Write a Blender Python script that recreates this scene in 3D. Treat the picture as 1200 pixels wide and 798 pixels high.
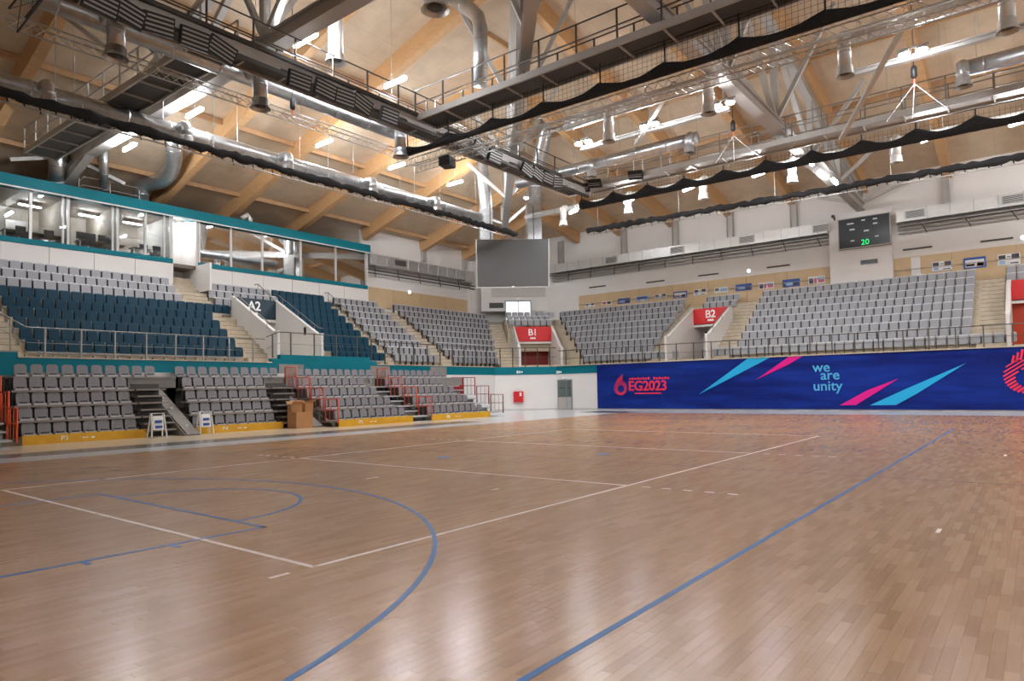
import bpy, bmesh, math, random
import numpy as np
from mathutils import Vector, Matrix
random.seed(7)
for o in list(bpy.data.objects): bpy.data.objects.remove(o)
SC = bpy.context.scene
COL = SC.collection
PI = math.pi
R2 = math.sqrt(2)

# ------------------------------------------------------------------ camera
CAM = Vector((-3.7663, -5.331, 1.605)); YAW, PITCH, ROLL = 0.6657, 0.0400, -0.0188
FPX, CX, CY = 787.26, 600.0, 423.92
_f = Vector((math.cos(YAW)*math.cos(PITCH), math.sin(YAW)*math.cos(PITCH), math.sin(PITCH)))
_r0 = Vector((math.sin(YAW), -math.cos(YAW), 0)); _u0 = _r0.cross(_f)
_r = _r0*math.cos(ROLL)+_u0*math.sin(ROLL); _u = -_r0*math.sin(ROLL)+_u0*math.cos(ROLL)
cd = bpy.data.cameras.new('camera'); cam = bpy.data.objects.new('camera', cd); COL.objects.link(cam)
cam.matrix_world = Matrix(((_r.x, _u.x, -_f.x, CAM.x), (_r.y, _u.y, -_f.y, CAM.y), (_r.z, _u.z, -_f.z, CAM.z), (0, 0, 0, 1)))
cd.sensor_width = 36; cd.lens = 36*FPX/1200; cd.shift_y = (CY-399)/1200; cd.clip_end = 300
SC.camera = cam

# ------------------------------------------------------------------ world, exposure
w = bpy.data.worlds.new('world'); SC.world = w; w.use_nodes = True
w.node_tree.nodes['Background'].inputs[0].default_value = (0.75, 0.8, 0.9, 1)
w.node_tree.nodes['Background'].inputs[1].default_value = 0.3
SC.view_settings.view_transform = 'Standard'; SC.view_settings.look = 'None'
SC.view_settings.gamma = 1; SC.view_settings.use_curve_mapping = False
SC.view_settings.exposure = 1.32
LAMP = 225.0      # strength of the hall's tube lamps

def _ray(u, v): return _f + _r*((u-CX)/FPX) - _u*((v-CY)/FPX)
def onx(u, v, x): d = _ray(u, v); return CAM+d*((x-CAM.x)/d.x)
def ony(u, v, y): d = _ray(u, v); return CAM+d*((y-CAM.y)/d.y)
def onz(u, v, z=0): d = _ray(u, v); return CAM+d*((z-CAM.z)/d.z)
def ons(u, v, s):                        # on the diagonal plane x + y = s
    d = _ray(u, v); return CAM+d*((s-CAM.x-CAM.y)/(d.x+d.y))

# ------------------------------------------------------------------ materials
MATS = {}
def mat(name, col, rough=0.6, metal=0.0, noise=0.0, nscale=3.0, spec=0.5, bump=0.0, bscale=40, stretch=None, emit=0, coat=0):
    m = bpy.data.materials.new(name); m.use_nodes = True
    nt = m.node_tree; b = nt.nodes['Principled BSDF']
    c = tuple((x/12.92 if x <= 0.04045 else ((x+0.055)/1.055)**2.4) for x in [k/255 for k in col])
    b.inputs['Base Color'].default_value = (*c, 1); b.inputs['Roughness'].default_value = rough
    b.inputs['Metallic'].default_value = metal; b.inputs['Specular IOR Level'].default_value = spec
    b.inputs['Coat Weight'].default_value = coat
    if noise or bump:
        tc = nt.nodes.new('ShaderNodeTexCoord'); mp = nt.nodes.new('ShaderNodeMapping')
        nt.links.new(tc.outputs['Object'], mp.inputs[0])
        if stretch: mp.inputs['Scale'].default_value = stretch
    if noise:
        n = nt.nodes.new('ShaderNodeTexNoise'); n.inputs['Scale'].default_value = nscale; n.inputs['Detail'].default_value = 5
        nt.links.new(mp.outputs[0], n.inputs['Vector'])
        r = nt.nodes.new('ShaderNodeMapRange'); r.inputs[1].default_value = 0.3; r.inputs[2].default_value = 0.7
        r.inputs[3].default_value = 1-noise; r.inputs[4].default_value = 1+noise*0.6
        nt.links.new(n.outputs[0], r.inputs[0])
        mx = nt.nodes.new('ShaderNodeMix'); mx.data_type = 'RGBA'; mx.blend_type = 'MULTIPLY'; mx.inputs[0].default_value = 1
        mx.inputs[6].default_value = (*c, 1); nt.links.new(r.outputs[0], mx.inputs[7]); nt.links.new(mx.outputs[2], b.inputs['Base Color'])
    if bump:
        n2 = nt.nodes.new('ShaderNodeTexNoise'); n2.inputs['Scale'].default_value = bscale
        nt.links.new(mp.outputs[0], n2.inputs['Vector'])
        bp = nt.nodes.new('ShaderNodeBump'); bp.inputs['Strength'].default_value = bump; bp.inputs['Distance'].default_value = 0.02
        nt.links.new(n2.outputs[0], bp.inputs['Height']); nt.links.new(bp.outputs[0], b.inputs['Normal'])
    if emit:
        b.inputs['Emission Color'].default_value = (*c, 1); b.inputs['Emission Strength'].default_value = emit
    MATS[name] = m
    return m
mat('white_wall', (226, 222, 218), 0.7, noise=0.03, nscale=0.7)
mat('white_panel', (222, 218, 214), 0.5, noise=0.03, nscale=0.5)
mat('corner_grey', (196, 193, 188), 0.7, noise=0.04)
mat('beige', (205, 178, 140), 0.6, noise=0.08, nscale=1.2)
mat('teal', (0, 114, 128), 0.55, noise=0.06, nscale=0.8, spec=0.2)
mat('concrete', (196, 182, 160), 0.8, noise=0.16, nscale=2.5, bump=0.2)
mat('slab_grey', (140, 134, 128), 0.7, noise=0.12, nscale=2)
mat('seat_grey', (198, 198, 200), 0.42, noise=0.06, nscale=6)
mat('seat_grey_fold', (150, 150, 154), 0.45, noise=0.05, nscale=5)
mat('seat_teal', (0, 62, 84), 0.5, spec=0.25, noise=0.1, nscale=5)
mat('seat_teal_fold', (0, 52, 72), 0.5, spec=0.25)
mat('seat_dark', (132, 128, 132), 0.45, noise=0.08, nscale=6)
mat('seat_edge', (186, 184, 184), 0.4)
mat('bracket', (60, 60, 62), 0.5)
mat('bracket_light', (178, 180, 182), 0.45)
mat('galv', (196, 198, 200), 0.32, 0.85, noise=0.16, nscale=5, bump=0.15, bscale=14)
mat('duct_white', (214, 212, 208), 0.34, 0.35, noise=0.06, nscale=3)
mat('steel', (182, 178, 174), 0.5, 0.25, noise=0.06, nscale=2)
mat('steel_light', (186, 184, 180), 0.42, 0.3, noise=0.05)
mat('steel_dark', (78, 75, 72), 0.55, 0.25, noise=0.08)
mat('alu', (190, 188, 184), 0.35, 0.7)
mat('black', (22, 21, 22), 0.6)
mat('net', (26, 24, 25), 0.9, noise=0.4, nscale=9, bump=0.6, bscale=24)
mat('dark_grey', (70, 68, 66), 0.45, noise=0.04, nscale=1)
mat('rail', (150, 146, 140), 0.38, 0.6)
mat('rail_dark', (96, 90, 84), 0.45, 0.5)
mat('orange', (222, 84, 44), 0.45)
mat('red', (206, 22, 28), 0.45)
mat('red_dark', (150, 30, 22), 0.5)
mat('orange_door', (196, 62, 22), 0.5)
mat('yellow', (214, 160, 22), 0.5, noise=0.08)
mat('sign_teal', (16, 46, 58), 0.45)
mat('lettering', (240, 240, 238), 0.5)
mat('vinyl_white', (214, 216, 218), 0.18, noise=0.04)
mat('vinyl_grey', (112, 112, 114), 0.2, noise=0.08)
mat('vinyl_cream', (216, 196, 168), 0.22, noise=0.05)
mat('paint_white', (246, 226, 212), 0.35)
mat('paint_blue', (0, 100, 172), 0.4, noise=0.06, nscale=2, spec=0.3)
mat('groove', (52, 36, 28), 0.7)
mat('cyan', (34, 172, 222), 0.35)
mat('magenta', (222, 18, 138), 0.35)
mat('coral', (238, 50, 84), 0.4)
mat('pale_blue', (86, 178, 226), 0.4)
mat('glulam', (200, 158, 112), 0.5, noise=0.12, nscale=3, stretch=(1, 1, 6))
mat('purlin_wood', (190, 152, 112), 0.6, noise=0.1)
mat('cardboard', (176, 128, 84), 0.8, noise=0.1)
mat('desk', (62, 46, 38), 0.5)
mat('room_wall', (168, 158, 148), 0.8, noise=0.04)
mat('room_floor', (112, 100, 90), 0.7)
mat('board_black', (34, 36, 38), 0.3)
mat('board_text', (212, 214, 214), 0.5)
mat('poster_white', (228, 226, 226), 0.5)
mat('poster_blue', (40, 84, 160), 0.5)
mat('poster_dark', (64, 56, 66), 0.5)
mat('poster_pink', (206, 96, 122), 0.5)
mat('poster_sky', (150, 178, 210), 0.5)
mat('door_glass', (120, 142, 142), 0.15, spec=0.8)
mat('door_frame', (150, 156, 156), 0.4, 0.4)
mat('led_green', (40, 235, 130), 0.5, emit=0.5)
mat('tube', (246, 250, 255), 0.5, emit=LAMP)
mat('tube_short', (246, 250, 255), 0.5, emit=LAMP*0.55)
mat('spot_glow', (246, 250, 255), 0.5, emit=LAMP*1.0)
mat('daylight', (240, 246, 252), 0.5, emit=0.5)
mat('strip_pale', (150, 146, 143), 0.35)

def nodes(m): return m.node_tree.nodes, m.node_tree.links
# glass
m = mat('glass', (235, 240, 240), 0.03); N, L = nodes(m)
for n in list(N): N.remove(n)
out = N.new('ShaderNodeOutputMaterial'); mixs = N.new('ShaderNodeMixShader'); tr = N.new('ShaderNodeBsdfTransparent'); gl = N.new('ShaderNodeBsdfGlossy')
fr = N.new('ShaderNodeFresnel'); fr.inputs[0].default_value = 1.5; ad = N.new('ShaderNodeMath'); ad.operation = 'MULTIPLY_ADD'; ad.inputs[1].default_value = 1.6; ad.inputs[2].default_value = 0.08
tr.inputs[0].default_value = (0.86, 0.88, 0.87, 1); gl.inputs['Roughness'].default_value = 0.02; gl.inputs[0].default_value = (0.95, 0.95, 0.95, 1)
L.new(fr.outputs[0], ad.inputs[0]); L.new(ad.outputs[0], mixs.inputs[0]); L.new(tr.outputs[0], mixs.inputs[1]); L.new(gl.outputs[0], mixs.inputs[2]); L.new(mixs.outputs[0], out.inputs[0])

m2_ = m.copy(); m2_.name = 'glass_coated'; MATS['glass_coated'] = m2_
for n_ in m2_.node_tree.nodes:
    if n_.type == 'MATH': n_.inputs[2].default_value = 0.5
ad.inputs[1].default_value = 1.0; ad.inputs[2].default_value = 0.03
# parquet: tone comes from each strip, grain from noise stretched along the strips
m = mat('parquet', (190, 148, 112), 0.3, spec=0.36); N, L = nodes(m); b = N['Principled BSDF']
at = N.new('ShaderNodeAttribute'); at.attribute_name = 'tone'
tc = N.new('ShaderNodeTexCoord'); geo = N.new('ShaderNodeNewGeometry')
mp = N.new('ShaderNodeMapping'); mp.inputs['Scale'].default_value = (2.2, 42, 2); L.new(geo.outputs['Position'], mp.inputs[0])
ns = N.new('ShaderNodeTexNoise'); ns.inputs['Scale'].default_value = 1.0; ns.inputs['Detail'].default_value = 6; L.new(mp.outputs[0], ns.inputs['Vector'])
big = N.new('ShaderNodeTexNoise'); big.inputs['Scale'].default_value = 0.35; big.inputs['Detail'].default_value = 2; L.new(geo.outputs['Position'], big.inputs['Vector'])
ra = N.new('ShaderNodeValToRGB'); e = ra.color_ramp.elements
e[0].position = 0.0; e[0].color = (0.33, 0.158, 0.062, 1); e[1].position = 1.0; e[1].color = (0.60, 0.36, 0.178, 1)
e2 = ra.color_ramp.elements.new(0.5); e2.color = (0.465, 0.25, 0.110, 1)
m1 = N.new('ShaderNodeMath'); m1.operation = 'MULTIPLY_ADD'; m1.inputs[1].default_value = 0.5; L.new(at.outputs['Fac'], m1.inputs[0])
m2 = N.new('ShaderNodeMath'); m2.operation = 'MULTIPLY_ADD'; m2.inputs[1].default_value = 0.5; m2.inputs[2].default_value = 0.0; L.new(ns.outputs[0], m2.inputs[0]); L.new(m2.outputs[0], m1.inputs[2])
L.new(m1.outputs[0], ra.inputs[0]); L.new(ra.outputs[0], b.inputs['Base Color'])
rr = N.new('ShaderNodeMapRange'); rr.inputs[3].default_value = 0.18; rr.inputs[4].default_value = 0.3; L.new(big.outputs[0], rr.inputs[0]); L.new(rr.outputs[0], b.inputs['Roughness'])
bp = N.new('ShaderNodeBump'); bp.inputs['Strength'].default_value = 0.06; bp.inputs['Distance'].default_value = 0.004; L.new(ns.outputs[0], bp.inputs['Height']); L.new(bp.outputs[0], b.inputs['Normal'])

# roof boards: large tan sheets with thin joints
m = mat('osb', (196, 166, 130), 0.75); N, L = nodes(m); b = N['Principled BSDF']
geo = N.new('ShaderNodeNewGeometry'); mp = N.new('ShaderNodeMapping'); L.new(geo.outputs['Position'], mp.inputs[0])
br = N.new('ShaderNodeTexBrick'); br.inputs['Scale'].default_value = 1; br.inputs['Brick Width'].default_value = 2.5; br.inputs['Row Height'].default_value = 1.25; br.inputs['Mortar Size'].default_value = 0.012
br.inputs['Color1'].default_value = (0.58, 0.455, 0.325, 1); br.inputs['Color2'].default_value = (0.61, 0.48, 0.345, 1); br.inputs['Mortar'].default_value = (0.50, 0.385, 0.27, 1)
L.new(mp.outputs[0], br.inputs['Vector'])
ns = N.new('ShaderNodeTexNoise'); ns.inputs['Scale'].default_value = 1.3; ns.inputs['Detail'].default_value = 8; L.new(geo.outputs['Position'], ns.inputs['Vector'])
mr = N.new('ShaderNodeMapRange'); mr.inputs[3].default_value = 0.78; mr.inputs[4].default_value = 1.2; L.new(ns.outputs[0], mr.inputs[0])
mx = N.new('ShaderNodeMix'); mx.data_type = 'RGBA'; mx.blend_type = 'MULTIPLY'; mx.inputs[0].default_value = 1; L.new(br.outputs[0], mx.inputs[6]); L.new(mr.outputs[0], mx.inputs[7]); L.new(mx.outputs[2], b.inputs['Base Color'])

# banner cloth: deep blue print with soft diagonal rays
m = mat('banner', (14, 36, 120), 0.4, spec=0.22); N, L = nodes(m); b = N['Principled BSDF']
geo = N.new('ShaderNodeNewGeometry'); mp = N.new('ShaderNodeMapping'); mp.inputs['Rotation'].default_value = (0.55, 0, 0); mp.inputs['Scale'].default_value = (1, 0.22, 1.6); L.new(geo.outputs['Position'], mp.inputs[0])
ns = N.new('ShaderNodeTexNoise'); ns.inputs['Scale'].default_value = 1.2; ns.inputs['Detail'].default_value = 3; L.new(mp.outputs[0], ns.inputs['Vector'])
ra = N.new('ShaderNodeValToRGB'); e = ra.color_ramp.elements; e[0].position = 0.35; e[0].color = (0.002, 0.010, 0.13, 1); e[1].position = 0.75; e[1].color = (0.006, 0.035, 0.29, 1)
L.new(ns.outputs[0], ra.inputs[0]); L.new(ra.outputs[0], b.inputs['Base Color'])
wv = N.new('ShaderNodeTexNoise'); wv.inputs['Scale'].default_value = 0.9; L.new(geo.outputs['Position'], wv.inputs['Vector'])
bp = N.new('ShaderNodeBump'); bp.inputs['Strength'].default_value = 0.35; bp.inputs['Distance'].default_value = 0.1; L.new(wv.outputs[0], bp.inputs['Height']); L.new(bp.outputs[0], b.inputs['Normal'])

# ------------------------------------------------------------------ mesh helpers
class MB:
    def __init__(s): s.v = []; s.f = []
    def add(s, vs, fs):
        n = len(s.v); s.v += [tuple(x) for x in vs]; s.f += [tuple(i+n for i in f) for f in fs]; return s
    def box(s, x0, x1, y0, y1, z0, z1):
        return s.add([(x0, y0, z0), (x1, y0, z0), (x1, y1, z0), (x0, y1, z0), (x0, y0, z1), (x1, y0, z1), (x1, y1, z1), (x0, y1, z1)],
                     [(0, 3, 2, 1), (4, 5, 6, 7), (0, 1, 5, 4), (1, 2, 6, 5), (2, 3, 7, 6), (3, 0, 4, 7)])
    def obox(s, c, ax, ay, az):            # centre and three half-axis vectors
        c, ax, ay, az = map(Vector, (c, ax, ay, az))
        vs = [c+ax*i+ay*j+az*k for k in (-1, 1) for (i, j) in ((-1, -1), (1, -1), (1, 1), (-1, 1))]
        return s.add(vs, [(0, 3, 2, 1), (4, 5, 6, 7), (0, 1, 5, 4), (1, 2, 6, 5), (2, 3, 7, 6), (3, 0, 4, 7)])
    def prism(s, poly, off):               # planar polygon pushed along off
        n = len(poly); off = Vector(off); a = [Vector(p) for p in poly]; bq = [p+off for p in a]
        return s.add(a+bq, [tuple(range(n))[::-1], tuple(range(n, 2*n))]+[(i, (i+1) % n, n+(i+1) % n, n+i) for i in range(n)])
    def tube(s, pts, r, n=8, cap=True):
        pts = [Vector(p) for p in pts]; rs = r if isinstance(r, (list, tuple)) else [r]*len(pts)
        base = len(s.v); prev = None
        for i, p in enumerate(pts):
            t = (pts[min(i+1, len(pts)-1)]-pts[max(i-1, 0)])
            if t.length < 1e-9: t = prev or Vector((0, 0, 1))
            t = t.normalized(); prev = t
            a = t.cross(Vector((0, 0, 1)))
            if a.length < 0.05: a = t.cross(Vector((0, 1, 0))) if i == 0 or True else a
            a.normalize(); bb = t.cross(a)
            if i > 0:                       # keep the ring close to the previous one
                pa = getattr(s, '_pa', a)
                q = pa-t*pa.dot(t)
                if q.length > 1e-4: a = q.normalized(); bb = t.cross(a)
            s._pa = a
            for k in range(n):
                an = 2*PI*k/n
                s.v.append(tuple(p+(a*math.cos(an)+bb*math.sin(an))*rs[i]))
        for i in range(len(pts)-1):
            for k in range(n):
                k2 = (k+1) % n
                s.f.append((base+i*n+k, base+i*n+k2, base+(i+1)*n+k2, base+(i+1)*n+k))
        if cap:
            s.f.append(tuple(base+k for k in range(n))[::-1]); s.f.append(tuple(base+(len(pts)-1)*n+k for k in range(n)))
        return s
    def bar(s, p, q, w, h):                # rectangular bar from p to q; w across, h in height
        p, q = Vector(p), Vector(q); t = (q-p)
        if t.length < 1e-6: return s
        l = t.length; t.normalize(); a = t.cross(Vector((0, 0, 1)))
        if a.length < 0.02: a = Vector((1, 0, 0))
        a.normalize(); bb = a.cross(t)
        return s.obox((p+q)/2, t*l/2, a*w/2, bb*h/2)
OFF = {}
def rootoff(o):
    v = Vector((0, 0, 0))
    while o is not None: v += o.location; o = o.parent
    return v
def build(mb, name, material, parent=None, smooth=False, origin=None, bevel=0):
    off = rootoff(parent) if parent else Vector(origin if origin else (0, 0, 0))
    me = bpy.data.meshes.new(name)
    me.from_pydata([(x-off.x, y-off.y, z-off.z) for x, y, z in mb.v], [], mb.f)
    me.materials.append(MATS[material])
    if smooth: me.polygons.foreach_set('use_smooth', [True]*len(me.polygons))
    me.update()
    o = bpy.data.objects.new(name, me); COL.objects.link(o)
    if parent: o.parent = parent
    else: o.location = off
    if bevel:
        md = o.modifiers.new('bevel', 'BEVEL'); md.width = bevel; md.segments = 2; md.limit_method = 'ANGLE'
    return o
def tag(o, label=None, cat=None, group=None, kind=None):
    if label: o['label'] = label
    if cat: o['category'] = cat
    if group: o['group'] = group
    if kind: o['kind'] = kind
    return o
def thing(name, label, cat, loc=(0, 0, 0), rz=0, group=None):
    o = bpy.data.objects.new(name, None); COL.objects.link(o); o.location = loc; o.rotation_euler = (0, 0, rz)
    o.empty_display_size = 0.2
    return tag(o, label, cat, group)
def single(mb, name, material, label, cat, group=None, smooth=False, bevel=0, kind=None):
    xs = [v[0] for v in mb.v]; ys = [v[1] for v in mb.v]; zs = [v[2] for v in mb.v]
    o = build(mb, name, material, None, smooth, ((min(xs)+max(xs))/2, (min(ys)+max(ys))/2, min(zs)), bevel)
    return tag(o, label, cat, group, kind)
def box(*a): return MB().box(*a)
ORD = 'first second third fourth fifth sixth seventh eighth ninth tenth eleventh twelfth thirteenth fourteenth fifteenth sixteenth seventeenth eighteenth nineteenth twentieth'.split()
ORD += ['twenty-'+x for x in ORD[:9]]+['thirtieth']+['thirty-'+x for x in ORD[:9]]
def text_mesh(txt, size, material, name, parent, origin, right, up, depth=0.01, align='CENTER', shear=0, spacing=1.0, ay='CENTER', bold=0):
    cu = bpy.data.curves.new(name, 'FONT'); cu.body = txt; cu.size = size; cu.extrude = depth/2; cu.align_x = align; cu.align_y = ay; cu.offset = bold
    cu.shear = shear; cu.space_character = spacing; cu.resolution_u = 3
    to = bpy.data.objects.new(name, cu); COL.objects.link(to)
    dg = bpy.context.evaluated_depsgraph_get()
    me = bpy.data.meshes.new_from_object(to.evaluated_get(dg)); bpy.data.objects.remove(to); bpy.data.curves.remove(cu)
    me.materials.clear(); me.materials.append(MATS[material])
    r, u = Vector(right).normalized(), Vector(up).normalized(); n = r.cross(u)
    off = Vector(origin)-(rootoff(parent) if parent else Vector())
    me.transform(Matrix(((r.x, u.x, n.x, off.x), (r.y, u.y, n.y, off.y), (r.z, u.z, n.z, off.z), (0, 0, 0, 1))))
    me.name = name
    o = bpy.data.objects.new(name, me); COL.objects.link(o); o.parent = parent
    return o

# ================================================================== SETTING: floor
FX0, FX1, FY0, FY1 = -26.0, 33.0, -16.0, 14.9
floor = build(box(-27.8, 46, -25.2, 38.5, -0.4, -0.022), 'floor', 'groove'); tag(floor, 'brown timber sports floor with painted court lines', None, None, 'structure')
base = build(box(FX0, FX1, FY0, FY1, -0.02, -0.006), 'parquet_base', 'parquet', floor)
PW, PL = 0.075, 0.45
rng = np.random.default_rng(3)
def strips(x0, x1, y0, y1):
    rows = int(round((y1-y0)/PW)); out = []
    for j in range(rows):
        o = (j*0.37 % 1.0)*PL+rng.uniform(-0.06, 0.06); x = x0-o
        while x < x1:
            a, bb = max(x, x0), min(x+PL, x1)
            if bb-a > 0.02: out.append((a, bb, y0+j*PW, rng.random(), bb-a > PL-1e-6))
            x += PL
    return out
allst = strips(-6.0, FX1, -12.01, FY1)
def vis(x, y):
    d = Vector((x, y, 0))-CAM; z = d.dot(_f)
    if z < 0.5: return None
    u = CX+FPX*d.dot(_r)/z; v = CY-FPX*d.dot(_u)/z
    return z if (-10 < u < 1210 and v < 806) else None
cand = []
for i, st in enumerate(allst):
    if st[4]:
        z = vis(st[0]+PL/2, st[2]+PW/2)
        if z: cand.append((z, i))
cand.sort(); near = set(i for _, i in cand[:300])
proto = []
for k in range(12):
    me = bpy.data.meshes.new('plank'); mb = MB().box(0.0006, PL-0.0006, 0.0005, PW-0.0005, -0.006, 0)
    me.from_pydata(mb.v, [], mb.f); me.materials.append(MATS['parquet'])
    at = me.attributes.new('tone', 'FLOAT', 'FACE'); at.data.foreach_set('value', [(k+0.5)/12]*6); me.update(); proto.append(me)
V = []; F = []; T = []
for i, (a, bb, y, t, full) in enumerate(allst):
    if i in near:
        o = bpy.data.objects.new('plank', proto[int(t*12)]); COL.objects.link(o); o.parent = floor; o.location = (a, y, 0)
        continue
    n = len(V); a += 0.0006; bb -= 0.0006; y0 = y+0.0005; y1 = y+PW-0.0005
    V += [(a, y0, -0.006), (bb, y0, -0.006), (bb, y1, -0.006), (a, y1, -0.006), (a, y0, 0), (bb, y0, 0), (bb, y1, 0), (a, y1, 0)]
    F += [(n+4, n+5, n+6, n+7), (n, n+1, n+5, n+4), (n+1, n+2, n+6, n+5), (n+2, n+3, n+7, n+6), (n+3, n, n+4, n+7)]; T += [t]*5
me = bpy.data.meshes.new('parquet_strips'); me.from_pydata(V, [], F); me.materials.append(MATS['parquet'])
at = me.attributes.new('tone', 'FLOAT', 'FACE'); at.data.foreach_set('value', T); me.update()
o = bpy.data.objects.new('parquet_strips', me); COL.objects.link(o); o.parent = floor; o['kind'] = 'stuff'
# vinyl bands round the timber
build(box(FX0, 34.6, 14.9, 16.4, -0.02, 0.001), 'vinyl_band', 'vinyl_white', floor)
build(box(FX0, 21.5, 16.4, 17.95, -0.02, 0.001), 'vinyl_band', 'vinyl_grey', floor)
build(box(21.5, 34.6, 16.4, 17.95, -0.02, 0.001), 'vinyl_band', 'vinyl_white', floor)
build(box(FX0, 21.5, 17.95, 27, -0.02, 0.001), 'vinyl_band', 'vinyl_cream', floor)
build(box(21.5, 38.4, 17.95, 27, -0.02, 0.001), 'vinyl_band', 'vinyl_white', floor)
build(box(33.0, 38.4, FY0, 17.95, -0.02, 0.001), 'vinyl_band', 'vinyl_white', floor)
build(box(FX0, 33, -25.2, FY0, -0.02, 0.001), 'vinyl_band', 'vinyl_grey', floor)
build(box(32.94, 33.0, FY0, 14.9, -0.01, 0.0022), 'edge_groove', 'groove', floor)
LZ0, LZ1 = -0.004, 0.0016
def line(x0, x1, y0, y1, m='paint_white', dz=0):
    o = build(box(x0, x1, y0, y1, LZ0, LZ1+dz), 'court_line', m, floor); return o
WL = 0.055
line(0, 18, -WL/2, WL/2); line(0, 18, 9-WL/2, 9+WL/2)
line(-WL/2, WL/2, -WL/2, 9+WL/2); line(18-WL/2, 18+WL/2, -WL/2, 9+WL/2)
line(6-WL/2, 6+WL/2, 0, 9); line(12-WL/2, 12+WL/2, 0, 9)
for xx in (6, 12):
    for k in range(5):
        y = -0.25-k*0.35
        line(xx-WL/2, xx+WL/2, y-0.15, y); line(xx-WL/2, xx+WL/2, 9-y, 9.15-y)
line(-0.45, -0.25, -0.025, 0.025)
for xx, yy in ((-0.28, 9.1),): line(xx-0.2, xx, yy-0.025, yy+0.025)
# timber joint across the middle of the hall
build(box(8.985, 9.015, FY0, FY1, -0.005, 0.0012), 'floor_joint', 'groove', floor)
BL = 0.05; DZ = 0.0004
def blue(mb): return build(mb, 'court_line', 'paint_blue', floor)
blue(box(-5, 23, -3-BL, -3, LZ0, LZ1+DZ)); blue(box(-5, -5+BL, -3, 12, LZ0, LZ1+DZ)); pass
blue(box(-5, 0.8, 4.5-2.45, 4.5-2.45+BL, LZ0, LZ1+DZ)); blue(box(-5, 0.8, 4.5+2.45-BL, 4.5+2.45, LZ0, LZ1+DZ)); blue(box(0.8-BL, 0.8, 2.05, 6.95, LZ0, LZ1+DZ))
def arc(cx, cy, r, a0, a1, n=48):
    mb = MB(); vs = []; 
    for i in range(n+1):
        a = a0+(a1-a0)*i/n
        for rr_ in (r-BL, r):
            for z in (LZ0, LZ1+DZ): vs.append((cx+rr_*math.cos(a), cy+rr_*math.sin(a), z))
    fs = []
    for i in range(n):
        p = 4*i; q = p+4
        fs += [(p+1, p+3, q+3, q+1), (p, q, q+2, p+2), (p, p+1, q+1, q), (p+2, q+2, q+3, p+3)]
    return mb.add(vs, fs)
a3 = math.asin(6.6/6.75)
blue(arc(-3.425, 4.5, 6.75, -a3, a3)); blue(arc(0.8, 4.5, 1.8, -PI/2, PI/2, 32))
for s_ in (-1, 1): blue(box(-5, -3.425+6.75*math.cos(a3), 4.5+6.6*s_-BL/2, 4.5+6.6*s_+BL/2, LZ0, LZ1+DZ))
for k, xx in enumerate((-3.25, -2.05, -1.2, -0.35)):     # lane marks beside the key
    blue(box(xx, xx+BL, 2.05-0.15, 2.05, LZ0, LZ1+DZ))
for u_, v_ in ((519.5, 536), (708, 532)): p = onz(u_, v_); build(MB().tube([(p.x, p.y, -0.003), (p.x, p.y, 0.0025)], 0.16, 16), 'socket_cover', 'paint_blue', floor)
p = onz(1100, 622); line(p.x-0.12, p.x+0.12, p.y-0.02, p.y+0.02, 'paint_white')
p = onz(1178, 533.5); line(p.x-0.15, p.x+0.15, p.y-0.025, p.y+0.025, 'paint_white')
p = onz(580, 573.5); line(p.x-0.1, p.x+0.1, p.y-0.025, p.y+0.025, 'paint_white')
p = onz(437, 560); line(p.x-0.15, p.x+0.15, p.y-0.025, p.y+0.025, 'paint_white')

# ================================================================== SETTING: walls
YB, XB = 26.0, 37.3          # balcony fronts of the long side and the far end
ZB = 3.18
def struct(mb, name, m, label=None): return tag(build(mb, name, m), label, None, None, 'structure')
wl = struct(box(-27.8, 34.0, YB, YB+0.25, 0, ZB), 'wall_left', 'slab_grey', 'long side wall below the upper stand with teal band on top')
def teal_band(x0, x1, z1=ZB, z0=2.62): build(box(x0, x1, YB-0.06, YB+0.25, z0, z1), 'teal_band', 'teal', wl)
teal_band(-27.8, 3.9, 3.62, 2.5); teal_band(3.9, 4.9, 3.4, 2.5); teal_band(4.9, 15.9); teal_band(15.9, 16.4, 3.4); teal_band(16.4, 22.4, 3.62); teal_band(22.4, 22.9, 3.4); teal_band(22.9, 34.0)
for x0, x1 in ((4.9, 15.9), (22.9, 34.0)): build(box(x0, x1, YB-0.1, YB+0.27, ZB, ZB+0.05), 'coping', 'concrete', wl)
build(box(28.6, 34.0, YB-0.05, YB+0.02, 0, 2.62), 'white_facing', 'white_wall', wl)
# dark recess door seen above the last retractable stand
build(box(29.3, 30.6, YB-0.09, YB, 0.3, 2.45), 'recess_door', 'red_dark', wl); build(box(30.6, 30.75, YB-0.1, YB, 0.3, 2.5), 'door_jamb', 'white_wall', wl); build(box(29.1, 29.3, YB-0.1, YB, 0.3, 2.5), 'door_jamb', 'white_wall', wl)
for x0 in (16.3, 22.4, 27.4): build(box(x0, x0+1.5, YB-0.09, YB, 2.2, 3.12), 'service_panel', 'slab_grey', wl)
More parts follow.
